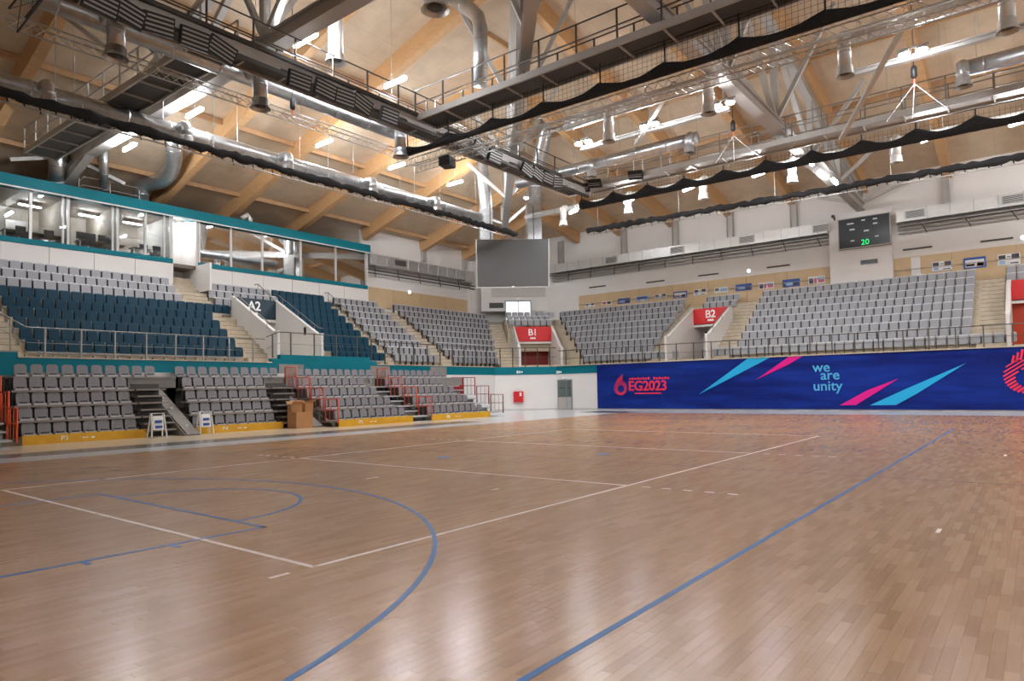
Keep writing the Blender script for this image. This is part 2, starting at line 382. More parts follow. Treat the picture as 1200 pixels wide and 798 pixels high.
# chamfered corner wall and far end wall
def diag(n, t):  # n across the diagonal axis (towards the right stand), t along it
    k = 13.05/R2; return Vector(((t+n+k)/R2, (t-n-k)/R2, 0))
wc = struct(MB().prism([(34.0, YB, 0), (XB, 22.7, 0), (XB+0.2, 22.9, 0), (34.2, YB+0.2, 0)], (0, 0, ZB)), 'wall_corner', 'white_wall', 'white chamfered corner wall below the B1 entrance')
build(MB().prism([(33.96, YB-0.04, 2.62), (XB-0.04, 22.66, 2.62), (XB+0.1, 22.8, 2.62), (34.1, YB+0.1, 2.62)], (0, 0, ZB-2.62)), 'teal_band', 'teal', wc)
we = struct(box(XB, XB+0.25, -25.2, 22.7, 0, ZB), 'wall_end', 'white_wall', 'white far end wall carrying the long blue banner')
build(box(XB-0.06, XB, 19.2, 22.7, 2.62, ZB), 'teal_band', 'teal', we); build(box(XB-0.2, XB+0.28, -25.2, 22.7, ZB, ZB+0.06), 'coping', 'concrete', we)
struct(box(XB-0.03, XB, 19.2, 22.7, 0, 0.12), 'baseboard_end', 'corner_grey', 'grey baseboard of the white wall beside the banner')
struct(MB().prism([(33.97, YB-0.03, 0), (XB-0.03, 22.67, 0), (XB, 22.7, 0), (34.0, YB, 0)], (0, 0, 0.12)), 'baseboard_corner', 'corner_grey', 'grey baseboard of the chamfered corner')
# hall shell
wbl = struct(box(-27.8, 28.7, 38.5, 38.8, 0, 16), 'wall_back_left', 'white_wall', 'rear wall behind the glazed boxes')
wbl2 = struct(box(28.7, 42.8, 34.3, 34.6, 3, 16), 'wall_back_left_upper', 'white_wall', 'white rear wall above the left stand beyond the glazed boxes')
wbe = struct(box(45.8, 46.1, -25.2, 31.2, 3, 18), 'wall_back_end', 'white_wall', 'tall white rear wall above the far end stand')
wbc = struct(MB().prism([(42.8, 34.3, 3), (45.8, 31.3, 3), (46.0, 31.5, 3), (43.0, 34.5, 3)], (0, 0, 15)), 'wall_back_corner', 'corner_grey', 'grey rear wall of the corner behind the B1 entrance')
struct(box(-28.1, -27.8, -25.2, 38.5, 0, 18), 'wall_near', 'white_wall', 'white wall behind the viewer')
struct(box(-27.8, 46, -25.5, -25.2, 0, 18), 'wall_right', 'white_wall', 'white wall along the right side')

# roof: a hip of tan boards
def zl(y): return 13.9+0.29*(34.2-y)
def ze(x): return 15.1+0.2*(45.8-x)
rz_ = lambda x, y: min(zl(y), 13.9+0.29*(y+25.2), ze(x), 15.1+0.2*(x+27.8))
RX0, RX1, RY0, RY1 = -27.8, 46.1, -25.2, 38.8
nx, ny = 74, 64
mb = MB(); vs = []
for lay in (0, 0.25):
    for i in range(nx+1):
        for j in range(ny+1):
            x = RX0+(RX1-RX0)*i/nx; y = RY0+(RY1-RY0)*j/ny; vs.append((x, y, rz_(x, y)+lay))
fs = []; K = (nx+1)*(ny+1)
for i in range(nx):
    for j in range(ny):
        a = i*(ny+1)+j; bb = a+ny+1
        fs += [(a, a+1, bb+1, bb), (K+a, K+bb, K+bb+1, K+a+1)]
mb.add(vs, fs)
ceiling = struct(mb, 'ceiling', 'osb', 'tan board roof rising as a hip to the middle of the hall')
def glulam(p, q, w=0.42, h=0.95):
    build(MB().bar(p, q, w, h), 'glulam_beam', 'glulam', ceiling)
for x in (-16.5, -11, -5.5, 0, 5.5, 14.3, 18.6, 23.6, 28.9, 34.9, 40.0):
    # rises from the left wall to the hip or to the ridge
    y1 = max(4.0, 34.2-(ze(x)-13.9)/0.29)
    if x < 9: y1 = max(4.0, 34.2-((15.1+0.2*(x+27.8))-13.9)/0.29)
    glulam((x, 38.0 if x < 28 else 34.3, zl(38.0 if x < 28 else 34.3)-0.45), (x, y1, zl(y1)-0.45))
for y in (-20, -15.5, -10.7, -6.0, -1.3, 3.4, 8.0, 12.6, 17.2, 21.8, 26.0):
    x1 = max(9.0, 45.8-(zl(y)-15.1)/0.2)
    if y < 4: x1 = max(9.0, 45.8-(13.9+0.29*(y+25.2)-15.1)/0.2)
    glulam((45.8, y, ze(45.8)-0.45), (x1, y, ze(x1)-0.45))
def purlin_y(y): build(MB().bar((-20, y, zl(y)-0.16), (min(45, 45.8-(zl(y)-15.1)/0.2), y, zl(y)-0.16), 0.14, 0.26), 'purlin', 'purlin_wood', ceiling)
for y in (33.4, 27.5, 21.5, 15.5, 9.8): purlin_y(y)
def purlin_x(x):
    yy = 34.2-(ze(x)-13.9)/0.29
    build(MB().bar((x, -12, ze(x)-0.16), (x, yy, ze(x)-0.16), 0.14, 0.26), 'purlin', 'purlin_wood', ceiling)
for x in (41.5, 36.5, 31.5, 26, 20.5, 15): purlin_x(x)

# ================================================================== UPPER STANDS
RISE, DEP = 0.53, 0.77
def tz(i): return 3.2+RISE*i
def ya(i): return 27.0+DEP*i
def xb(i): return 38.6+DEP*i
ta = thing('seating_terrace', 'stepped concrete terrace of the long left upper stand', 'terrace', (17, 27, 3))
tb = thing('seating_terrace', 'stepped concrete terrace of the far end upper stand', 'terrace', (38.6, 6, 3))
tcn = thing('seating_terrace', 'stepped concrete terrace in the corner around the B1 entrance', 'terrace', tuple(diag(0, 44)))
NR = 9
def nose(p_, q_): build(box(q_[0], q_[1], q_[2], q_[3], q_[4], q_[4]+0.02), 'nosing_strip', 'rail_dark', p_)
for i in range(NR):
    y0 = YB+0.22 if i == 0 else 27.12+DEP*(i-1); y1 = 27.12+DEP*i+0.02 if i < NR-1 else 34.3
    xe = 34.2 if i == 0 else ya(i)+9.2
    segs = [(-8, 16.4), (19.3, xe)] if i < 6 else [(-8, xe)]
    for a, bb in segs: build(box(a, bb, y0, y1, tz(i)-RISE-0.02, tz(i)), 'terrace_step', 'concrete', ta)
    for a, bb in (((4.0, 5.25), (15.05, 16.4), (19.3, 20.35), (24.5, 25.05), (29.3, 30.45)) if i < 5 else ((4.0, 5.25), (14.25, 15.72), (24.5, 25.05), (29.3, 30.45))):
        if i: build(box(a, bb, y0-0.385, y0, tz(i)-RISE-0.01, tz(i)-RISE/2), 'aisle_step', 'concrete', ta); nose(ta, (a+0.1, bb-0.1, y0-0.385, y0-0.345, tz(i)-RISE/2)); nose(ta, (a+0.1, bb-0.1, y0, y0+0.04, tz(i)))
    x0 = XB+0.22 if i == 0 else 38.72+DEP*(i-1); x1 = 38.72+DEP*i+0.02 if i < NR-1 else 45.8
    ye = 22.5 if i == 0 else xb(i)-16.9
    segs = [(-3.95-0.15, 11.3), (14.25, ye)] if i < 6 else [(-3.95, ye)]
    if i == 0: segs = [(-25, ye)]
    segs2 = segs+[(-25, -6.95)] if i else segs
    if i >= 6: segs2 = [(-25, ye)]
    for a, bb in segs2: build(box(x0, x1, a, bb, tz(i)-RISE-0.02, tz(i)), 'terrace_step', 'concrete', tb)
    for a, bb in ((14.25, 15.6), (10.1, 11.3), (-4.1, -2.8)):
        if i and not (i >= 7 and a == 14.25): build(box(x0-0.385, x0, a, bb, tz(i)-RISE-0.01, tz(i)-RISE/2), 'aisle_step', 'concrete', tb); nose(tb, (x0-0.385, x0-0.345, a+0.1, bb-0.1, tz(i)-RISE/2)); nose(tb, (x0, x0+0.04, a+0.1, bb-0.1, tz(i)))
# corner flights: steps lie square to the diagonal
def dbox(n0, n1, t0, t1, z0, z1): return MB().prism([diag(n0, t0)+Vector((0, 0, z0)), diag(n1, t0)+Vector((0, 0, z0)), diag(n1, t1)+Vector((0, 0, z0)), diag(n0, t1)+Vector((0, 0, z0))], (0, 0, z1-z0))
build(dbox(-2.4, 2.4, 42.5, 44.0, 2.7, 3.2), 'landing', 'concrete', tcn)
for k in range(18):
    t = 43.6+k*0.545; z = 3.2+(k+1)*RISE/2
    if z > tz(8)+0.05: break
    for s_ in (-1, 1):
        a, bb = sorted((s_*(1.62 if t < 46.8 else 1.96), s_*(3.05+0.02*k))); build(dbox(a, bb, t, t+0.56, z-0.4, z), 'aisle_step', 'concrete', tcn); build(dbox(a+0.1, bb-0.1, t, t+0.05, z, z+0.02), 'nosing_strip', 'rail_dark', tcn)
for j, t in enumerate((47.2, 48.1, 49.0)):
    build(dbox(-1.95, 1.95, t, t+1.0, 4.6 if t < 47.5 else 5.2, 6.45+j*0.42), 'terrace_step', 'concrete', tcn)
build(dbox(-1.95, 1.95, 50.0, 51.7, 6.8, 7.42), 'landing', 'slab_grey', tcn); build(dbox(-6, 6, 51.7, 54.4, 6.8, 7.42), 'landing', 'slab_grey', tcn)

# ---------------------------------------------------------------- seats
def rrect(w, z0, z1, r, n=4):
    pts = [(-w, z0), (w, z0)]
    for k in range(n+1): a = PI/2*k/n; pts.append((w-r+r*math.cos(a), z1-r+r*math.sin(a)))
    for k in range(n+1): a = PI/2+PI/2*k/n; pts.append((-w+r+r*math.cos(a), z1-r+r*math.sin(a)))
    return pts
def slab(pts, y0, y1, lean=0.0):
    mb = MB(); z00 = min(p[1] for p in pts)
    mb.prism([(x, y0+lean*(z-z00), z) for x, z in pts], (0, y1-y0, 0)); return mb
def mesh_of(mb, name, m):
    me = bpy.data.meshes.new(name); me.from_pydata(mb.v, [], mb.f); me.materials.append(MATS[m]); me.update(); return me
TIP = {}
_back = slab(rrect(0.222, 0.36, 0.80, 0.04, 2), 0.0, 0.045, 0.12)
_fold = slab(rrect(0.21, 0.30, 0.735, 0.04, 2), -0.10, -0.035, 0.10)
_brk = MB().box(-0.25, -0.228, -0.13, 0.06, 0.02, 0.70)
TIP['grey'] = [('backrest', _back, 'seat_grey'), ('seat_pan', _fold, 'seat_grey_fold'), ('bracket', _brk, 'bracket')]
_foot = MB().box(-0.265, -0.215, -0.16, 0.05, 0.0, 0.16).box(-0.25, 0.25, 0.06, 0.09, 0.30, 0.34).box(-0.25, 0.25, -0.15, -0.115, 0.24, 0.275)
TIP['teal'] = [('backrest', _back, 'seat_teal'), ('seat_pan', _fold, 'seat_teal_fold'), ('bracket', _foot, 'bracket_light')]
_tb = slab(rrect(0.20, 0.06, 0.47, 0.12, 4), 0.0, 0.05, 0.16)
_tp = MB().box(-0.20, 0.20, -0.16, 0.02, 0.0, 0.07)
_ts = MB().box(-0.10, 0.10, -0.12, -0.02, 0.07, 0.12)
TIP['shell'] = [('backrest', _tb, 'seat_dark'), ('seat_pan', _tp, 'seat_edge'), ('hinge', _ts, 'bracket')]
SM = {k: [(n, mesh_of(mb, n, m)) for n, mb, m in v] for k, v in TIP.items()}
def seat(kind, loc, rz, label, group):
    r = thing({'grey': 'grey_tip_up_seat', 'teal': 'teal_tip_up_seat', 'shell': 'shell_seat'}[kind], label, 'seat', loc, rz, group)
    for n, me in SM[kind]:
        o = bpy.data.objects.new(n, me); COL.objects.link(o); o.parent = r
    return r
greys = []
def rowspan(a, bb, pitch=0.5):
    n = max(1, int((bb-a)/pitch+0.02)); o = (bb-a-n*pitch)/2
    return [a+o+pitch*(k+0.5) for k in range(n)]
def aseat(kind, i, a, bb, where):
    for k, x in enumerate(rowspan(a, bb)):
        lab = f'{ORD[i]} row up, {ORD[k]} from left, {where}'
        if kind == 'teal': seat('teal', (x, ya(i), tz(i)), 0, 'dark teal tip-up seat, '+lab, 'dark teal seats of the upper stand')
        else: greys.append(((x, ya(i), tz(i)), 0, 'light grey seat, '+lab))
for i in range(6): aseat('teal', i, 5.3, 15.05 if i < 5 else 16.4, 'block left of A2 entrance')
for i in range(6, 9): aseat('grey', i, 5.3, 14.2, 'below the glazed box rooms'); aseat('grey', i, 15.8, 20.35, 'above the A2 sign')
for i in range(9): aseat('teal', i, 20.4, 24.5, 'block right of A2 entrance')
for i in range(9): aseat('grey', i, 25.1, 29.3, 'first grey block right of teal')
for i in range(9): aseat('grey', i, 30.5, ya(i)+8.8, 'block left of B1 entrance')
def bseat(i, y0, y1, where):
    for k, y in enumerate(reversed(rowspan(y0, y1))):
        greys.append(((xb(i), y, tz(i)), -PI/2, f'light grey seat, {ORD[i]} row up, {ORD[k]} from left, {where}'))
for i in range(9):
    bseat(i, 15.65 if i else 13.55, xb(i)-17.3, 'block between B1 and B2')
    bseat(i, -2.75 if i else -4.6, 10.1 if i else 12.1, 'block right of B2 entrance')
for i in (7, 8): bseat(i, 11.35, 14.25, 'above the B2 sign'); bseat(i, -8.0, -4.0, 'above the rightmost red sign')
for j, t in enumerate((47.9, 48.8, 49.7)):
    for k in range(7 if j < 2 else 8):
        n = (k-3)*0.52; p = diag(n, t); greys.append(((p.x, p.y, 6.45+j*0.42), -PI/4, f'light grey seat, {ORD[j]} row up, {ORD[k]} from left, above the B1 sign'))
greys.sort(key=lambda g: (Vector(g[0])-CAM).length)
for g in greys[:300]: seat('grey', g[0], g[1], g[2], 'light grey seats of the upper stand')
V = []; F = []; MI = []
for loc, rz, _ in greys[300:]:
    c, s_ = math.cos(rz), math.sin(rz)
    for mi, (n_, mb, m_) in enumerate(TIP['grey']):
        k = len(V); V += [(loc[0]+x*c-y*s_, loc[1]+x*s_+y*c, loc[2]+z) for x, y, z in mb.v]; F += [tuple(q+k for q in f) for f in mb.f]; MI += [mi]*len(mb.f)
me = bpy.data.meshes.new('tip_up_seats_far'); me.from_pydata(V, [], F)
for n_, mb, m_ in TIP['grey']: me.materials.append(MATS[m_])
me.polygons.foreach_set('material_index', MI); me.update()
o = bpy.data.objects.new('far_tip_up_seats', me); COL.objects.link(o)
tag(o, 'farther rows of light grey seats around the far upper stands', 'seats', 'light grey seats of the upper stand', 'stuff')

# ---------------------------------------------------------------- entrances through the stands
def portal(name_txt, O, f, r, w, ds, zs0, zs1, panel, label, ztop0=4.85, under='concrete', txt_off=0.0, txt_size=0.75, depth=1.6):
    O, f, r = Vector(O), Vector(f), Vector(r); U = Vector((0, 0, 1)); z0 = 3.0
    t = thing('entrance_portal', label, 'entrance', tuple(O))
    for s_ in (-1, 1):
        b0 = O+r*(w*s_); poly = [b0+U*z0, b0+U*ztop0, b0+f*0.35+U*ztop0, b0+f*(ds-0.05)+U*zs1, b0+f*(ds+0.14)+U*zs1, b0+f*(ds+0.14)+U*zs0, b0+f*(ds+depth)+U*zs0, b0+f*(ds+depth)+U*z0]
        sw = build(MB().prism(poly, r*(0.15*s_)), 'side_wall', 'white_panel', t)
        cp = MB()
        cp.bar(b0+r*(0.075*s_)+f*0.0+U*(ztop0+0.03), b0+r*(0.075*s_)+f*0.35+U*(ztop0+0.03), 0.2, 0.06); cp.bar(b0+r*(0.075*s_)+f*0.35+U*(ztop0+0.03), b0+r*(0.075*s_)+f*(ds+0.1)+U*(zs1+0.03), 0.2, 0.06)
        build(cp, 'wall_cap', 'white_wall', sw)
        hr = MB(); rr0 = b0+r*(0.2*s_)
        hr.tube([rr0+f*0.1+U*(ztop0+0.35), rr0+f*0.5+U*(ztop0+0.4), rr0+f*(ds)+U*(zs1+0.35)], 0.025, 6)
        for q in (0.1, 0.5, 0.9): hr.tube([rr0+f*(0.5+(ds-0.5)*q)+U*(ztop0+(zs1-ztop0)*q), rr0+f*(0.5+(ds-0.5)*q)+U*(ztop0+0.4+(zs1-ztop0-0.05)*q)], 0.018, 5)
        build(hr, 'handrail', 'rail', sw, True)
    c = O+f*ds
    pn = build(MB().prism([c-r*w+U*zs0, c+r*w+U*zs0, c+r*w+U*zs1, c-r*w+U*zs1], f*0.12), 'sign_panel', panel, t)
    if name_txt: text_mesh(name_txt, txt_size, 'lettering', 'lettering', pn, c-f*0.02+r*txt_off+U*((zs0+zs1)/2+0.12), r, U, 0.02, spacing=0.92, bold=0.012)
    if name_txt: build(MB().prism([c-f*0.015+r*(txt_off-0.22)+U*(zs0+0.2), c-f*0.015+r*(txt_off+0.22)+U*(zs0+0.2), c-f*0.015+r*(txt_off+0.22)+U*(zs0+0.34), c-f*0.015+r*(txt_off-0.22)+U*(zs0+0.34)], f*0.02), 'pictogram', 'lettering', pn)
    build(MB().prism([c-r*w+U*(zs0-0.16), c+r*w+U*(zs0-0.16), c+r*w+U*zs0, c-r*w+U*zs0], f*0.3), 'lintel', 'white_panel', t)
    cb = O+f*(ds+depth)
    build(MB().prism([cb-r*w+U*z0, cb+r*w+U*z0, cb+r*w+U*zs0, cb-r*w+U*zs0], f*0.1), 'rear_wall', under, t)
    build(MB().prism([O-r*w+U*z0, O+r*w+U*z0, cb+r*w+U*z0, cb-r*w+U*z0], U*0.32), 'tunnel_floor', 'concrete', t)
    build(MB().prism([c-r*w+U*(zs0-0.02), c+r*w+U*(zs0-0.02), cb+r*w+U*(zs0-0.02), cb-r*w+U*(zs0-0.02)], U*0.06), 'tunnel_ceiling', 'slab_grey', t)
    return t
pa2 = portal('A2', (17.85, 26.2, 0), (0, 1, 0), (1, 0, 0), 1.3, 4.45, 6.0, 7.15, 'sign_teal', 'stair entrance through the left stand under the dark A2 sign', txt_off=-0.12, under='concrete')
build(box(19.08, 19.14, 27.6, 27.75, 4.9, 5.35), 'safety_plate', 'black', pa2)
pb2 = portal('B2', (37.65, 12.78, 0), (1, 0, 0), (0, -1, 0), 1.33, 4.55, 5.92, 7.05, 'red', 'stair entrance through the far stand under the red B2 sign', txt_off=-0.05, under='white_panel')
build(box(43.5, 43.68, 11.55, 12.1, 3.3, 5.5), 'door', 'orange_door', pb2); build(box(43.6, 43.72, 12.7, 13.1, 3.4, 5.0), 'cabinet', 'red_dark', pb2); build(box(43.6, 43.7, 13.3, 13.85, 5.0, 5.5), 'notice', 'bracket', pb2)
pb3 = portal('', (37.65, -5.58, 0), (1, 0, 0), (0, -1, 0), 1.33, 4.55, 5.92, 7.05, 'red', 'red entrance at the right edge beyond the last stairs', under='orange_door', depth=0.6)
pb1 = portal('B1', tuple(diag(0, 42.9)), (1/R2, 1/R2, 0), (1/R2, -1/R2, 0), 1.5, 3.9, 5.35, 6.55, 'red', 'corner stair entrance under the red B1 sign', ztop0=4.6, under='red_dark', txt_off=0.0)

# ---------------------------------------------------------------- balcony railings
def railing(label, pts, h, sp, m='rail', mids=1, ph=None):
    t = thing('balcony_railing', label, 'railing', tuple(pts[0]))
    P = [Vector(p) for p in pts]
    build(MB().tube([p+Vector((0, 0, h)) for p in P], 0.03, 6), 'handrail', m, t, True)
    for k in range(mids):
        build(MB().tube([p+Vector((0, 0, h*(k+1)/(mids+1.0))) for p in P], 0.012, 5), 'mid_rail', m, t, True)
    for a, bb in zip(P[:-1], P[1:]):
        n = max(1, round((bb-a).length/sp))
        for k in range(n):
            q = a+(bb-a)*((k+0.5)/n); build(MB().box(q.x-0.03, q.x+0.03, q.y-0.03, q.y+0.03, q.z, q.z+h), 'post', m, t)
    return t
railing('metal railing in front of the teal seats left of A2', [(3.2, YB+0.1, 3.75), (4.2, YB+0.1, 3.75), (5.2, YB+0.1, ZB), (15.6, YB+0.1, ZB)], 1.22, 1.3)
railing('raised metal railing across the A2 entrance', [(15.7, YB+0.1, 3.3), (16.4, YB+0.1, 3.6), (22.3, YB+0.1, 3.6), (23.0, YB+0.1, 3.25)], 1.22, 1.35, 'rail_dark')
railing('metal railing in front of the grey seats between A2 and B1', [(23.1, YB+0.1, ZB), (33.9, YB+0.1, ZB)], 1.42, 1.25, 'rail_dark')
railing('metal railing across the corner below the B1 sign', [(34.05, YB+0.05, ZB), (XB+0.05, 22.8, ZB)], 1.4, 0.95, 'rail_dark')
railing('long dark metal railing above the blue banner', [(XB+0.1, 22.6, ZB), (XB+0.1, 13.9, ZB), (XB+0.1, -12, ZB)], 1.15, 1.2, 'rail_dark')
def slope_rail(label, x, i0, i1):
    t = thing('stair_handrail', label, 'handrail', (x, ya(i0), tz(i0)))
    p = Vector((x, ya(i0)-0.5, tz(i0)-0.2)); q = Vector((x, ya(i1), tz(i1))); U = Vector((0, 0, 1))
    build(MB().tube([p+U*1.0, q+U*1.05, q+U*1.05+Vector((0, 0.4, 0))], 0.028, 6), 'upper_rail', 'rail', t, True); build(MB().tube([p+U*0.5, q+U*0.55], 0.02, 6), 'lower_rail', 'rail', t, True)
    for k in range(4): a = p+(q-p)*(k/3); build(MB().tube([a, a+U*1.0], 0.022, 6), 'post', 'rail', t)
slope_rail('sloping handrail between the A2 entrance and the teal seats', 19.5, 1, 8)
slope_rail('sloping handrail between the teal block and the first grey block', 24.8, 0, 8)

# ================================================================== RETRACTABLE STANDS
def retract(tag_txt, x0, y0, dep, nx, x4, n4, y4, sx0, sx1, where, rails=None, xs=None):
    t = thing('retractable_stand', f'grey retractable stand with yellow front, {where}', 'grandstand', (x0, y0, 0))
    zd = [0.28+RISE*i for i in range(5)]
    fr = build(box(x0-0.05, sx0+0.15, y0-0.06, y0-0.01, 0.0, 0.32), 'front_panel', 'yellow', t)
    if tag_txt: text_mesh(tag_txt, 0.24, 'lettering', 'lettering', fr, (x0+1.2, y0-0.068, 0.16), (1, 0, 0), (0, 0, 1), 0.01)
    if tag_txt:
        build(MB().box(x0+1.75, x0+1.95, y0-0.068, y0-0.06, 0.14, 0.17).box(x0+2.05, x0+2.15, y0-0.068, y0-0.06, 0.12, 0.18), 'number_mark', 'lettering', fr)
    for i in range(4):
        ys = y0+dep*i
        build(box(x0-0.1, sx0+0.12, ys, ys+max(dep, 0.45)+0.1, zd[i]-0.07, zd[i]), 'deck', 'slab_grey', t)
        build(box(x0-0.06, sx0+0.05, ys+max(dep, 0.45), ys+max(dep, 0.45)+0.04, zd[i], zd[i]+RISE-0.08), 'riser', 'black', t)
        pitch = nx[1]/nx[0]
        for k in range(nx[0]):
            seat('shell', (x0+pitch*(k+0.5), ys+0.32, zd[i]), 0, f'grey shell seat, {ORD[i]} row up, {ORD[k]} from left, {where}', 'grey shell seats of the retractable stands')
        for s_ in range(2):   # stair beside the seats
            z = zd[i]-0.265*(1-s_)
            build(box(sx0+0.1, sx1, ys-0.3+0.3*s_*max(dep, .4), ys+max(dep, .4), z-0.06, z), 'stair_tread', 'bracket_light' if dep > 0.5 else 'slab_grey', t)
        build(box(sx0+0.12, sx1-0.03, ys+max(dep, .4)-0.04, ys+max(dep, .4), zd[i]-0.4, zd[i]+0.2), 'stair_riser', 'slab_grey' if dep > 0.5 else 'steel_dark', t)
    build(box(x4-0.1, x4+n4*0.515+1.2, y4-0.4, YB-0.1, zd[4]-0.08, zd[4]), 'deck', 'slab_grey', t)
    build(box(x4-0.1, x4+n4*0.515+1.2, y4-0.36, y4-0.32, zd[3]+0.05, zd[4]-0.08), 'riser', 'slab_grey', t)
    build(box(x4-0.1, x4+n4*0.515+1.0, y4+0.4, y4+0.44, 1.0, zd[4]), 'rear_support', 'steel_dark', t)
    for k in range(n4): seat('shell', (x4+0.515*(k+0.5), y4, zd[4]), 0, f'grey shell seat, fifth row up, {ORD[k]} from left, {where}', 'grey shell seats of the retractable stands')
    if rails:
        for (rx, i, m) in rails:
            ys = y0+dep*i; U = [(rx, ys-0.1, zd[i]-0.1), (rx, ys-0.1, zd[i]+1.0), (rx+0.0, ys+0.85, zd[i]+1.0), (rx, ys+0.85, zd[i]-0.1)]
            gf = build(MB().tube(U, 0.035, 6), 'guard_rail', m, t, True)
            g = MB()
            for q in (1, 2): g.tube([(rx, ys-0.1+0.95*q/3, zd[i]), (rx, ys-0.1+0.95*q/3, zd[i]+1.0)], 0.012, 5)
            g.tube([(rx, ys-0.1, zd[i]+0.5), (rx, ys+0.85, zd[i]+0.5)], 0.02, 5)
            build(g, 'guard_bars', m, gf, True)
    return t
retract('P3', 3.92, 21.75, 0.3, (8, 3.78), 4.35, 10, 24.55, 7.72, 8.95, 'marked P3')
retract('P4', 9.75, 21.6, 0.3, (8, 3.78), 10.25, 10, 24.55, 13.55, 14.75, 'marked P4')
r5 = retract('P5', 15.62, 20.05, 1.08, (9, 4.42), 16.9, 10, 25.3, 20.05, 21.35, 'first one with orange rails', [(15.5, i, 'orange') for i in range(4)])
r6 = retract('P6', 21.45, 19.9, 1.1, (9, 4.5), 23.05, 10, 25.35, 26.0, 27.25, 'second one with orange rails', [(21.33, i, 'orange') for i in range(4)]+[(27.3, 0, 'red_dark'), (27.3, 1, 'red_dark'), (27.3, 2, 'red_dark')])
r2 = retract(None, -2.1, 20.3, 0.85, (8, 3.78), -1.6, 8, 25.2, 1.7, 3.2, 'leftmost beside orange rails', [(3.3, i, 'orange') for i in range(4)])
for rt, x0 in ((r5, 15.6), (r6, 21.45)):      # legs and cross braces seen at the open side
    for i in range(5):
        ys = 20.4+1.1*i; build(MB().box(x0, x0+0.1, ys, ys+0.1, 0, 0.28+RISE*i-0.07), 'leg', 'steel', rt)
    build(MB().bar((x0+0.05, 20.5, 0.1), (x0+0.05, 24.8, 2.0), 0.05, 0.05).bar((x0+0.05, 24.8, 0.1), (x0+0.05, 21.6, 0.9), 0.05, 0.05), 'cross_brace', 'steel', rt)
def ramp_wall(x, label):
    t = thing('stair_parapet', label, 'parapet', (x, 21, 0))
    poly = [(x, 20.9, 0), (x, 21.35, 0), (x, 25.8, 2.5), (x, 25.8, 2.85), (x, 25.2, 2.85)]
    build(MB().prism([(x, 20.9, 0), (x, 25.9, 0), (x, 25.9, 2.62), (x, 24.6, 2.0)], (0.1, 0, 0)), 'web', 'slab_grey', t)
    a, bb = Vector((x+0.3, 20.9, 0.03)), Vector((x+0.3, 24.6, 2.03))
    build(MB().bar(a, bb, 0.5, 0.07), 'coping', 'slab_grey', t)
    d = (bb-a)
    for q in (0.15, 0.5, 0.72): 
        c = a+d*q+Vector((0, 0, 0.045)); build(MB().obox(c, Vector((0.06, 0, 0)), d.normalized()*0.06, Vector((0, 0, 0.012))), 'bolt_plate', 'steel_light', t)
for k_, x_ in enumerate((8.95, 14.75)): single(box(x_, x_+1.35, 25.0, 25.9, 0, 2.6), 'wall_pier', 'corner_grey', ['pale pier between the P3 and P4 stands', 'pale pier behind the cardboard boxes'][k_], 'pier')
ramp_wall(9.0, 'grey sloping parapet between the P3 and P4 stands'); ramp_wall(14.8, 'grey sloping parapet behind the cardboard boxes')

# loose things along the stands
def folding_sign(p, label):
    t = thing('floor_sign', label, 'sign', tuple(p)); x, y = p[0], p[1]
    for s_ in (-1, 1):
        pts = [(x-0.28, y+0.2*s_, 0.0), (x-0.22, y+0.03*s_, 0.92), (x+0.22, y+0.03*s_, 0.92), (x+0.28, y+0.2*s_, 0.0)]
        build(MB().tube(pts, 0.03, 6), 'frame', 'lettering', t, True)
    pl = build(MB().prism([(x-0.2, y-0.13, 0.3), (x+0.2, y-0.13, 0.3), (x+0.18, y-0.07, 0.82), (x-0.18, y-0.07, 0.82)], (0, 0.02, 0)), 'panel', 'lettering', t)
    build(MB().box(x-0.12, x+0.12, y-0.16, y-0.12, 0.36, 0.46).box(x-0.12, x+0.12, y-0.145, y-0.1, 0.56, 0.66), 'print', 'poster_blue', pl)
folding_sign((8.0, 21.1, 0), 'white folding floor sign in front of the P3 stand stairs'); folding_sign((9.9, 21.2, 0), 'white folding floor sign in front of the P4 panel')
def carton(x, y, z, s, h, rz, label, open_=False):
    t = thing('cardboard_box', label, 'box', (x, y, z))
    c, s2 = math.cos(rz), math.sin(rz); ax, ay = Vector((c, s2, 0))*s[0]/2, Vector((-s2, c, 0))*s[1]/2; C0 = Vector((x, y, z+h/2))
    build(MB().obox(C0, ax, ay, Vector((0, 0, h/2))), 'body', 'cardboard', t)
    for sg in (-1, 1):
        e0 = C0+ay*sg+Vector((0, 0, h/2)); d = (ay*sg).normalized()*0.2+Vector((0, 0, 0.12 if open_ else -0.004)) if open_ else -(ay*sg)*0.95+Vector((0, 0, 0.006))
        build(MB().prism([e0-ax, e0+ax, e0+ax+d, e0-ax+d], (0, 0, 0.008)), 'flap', 'cardboard', t)
    return t
carton(14.35, 21.2, 0, (0.95, 0.6), 0.72, 0.1, 'tall cardboard box on the floor between the P4 and P5 stands'); carton(14.1, 21.25, 0.732, (0.5, 0.45), 0.36, -0.2, 'small open cardboard box, left of two on top', True); carton(14.66, 21.22, 0.732, (0.48, 0.45), 0.4, 0.15, 'small open cardboard box, right of two on top', True)
fb = thing('fire_cabinet', 'red fire cabinet with white pictogram on the white corner wall', 'cabinet', (35.2, 24.7, 0.55))
A_, B_ = Vector((34.95, 25.0, 0)), Vector((35.45, 24.5, 0)); dn = Vector((-1, -1, 0)).normalized()
build(MB().prism([A_+Vector((0, 0, 0.6)), B_+Vector((0, 0, 0.6)), B_+Vector((0, 0, 1.4)), A_+Vector((0, 0, 1.4))], dn*0.22), 'body', 'red', fb)
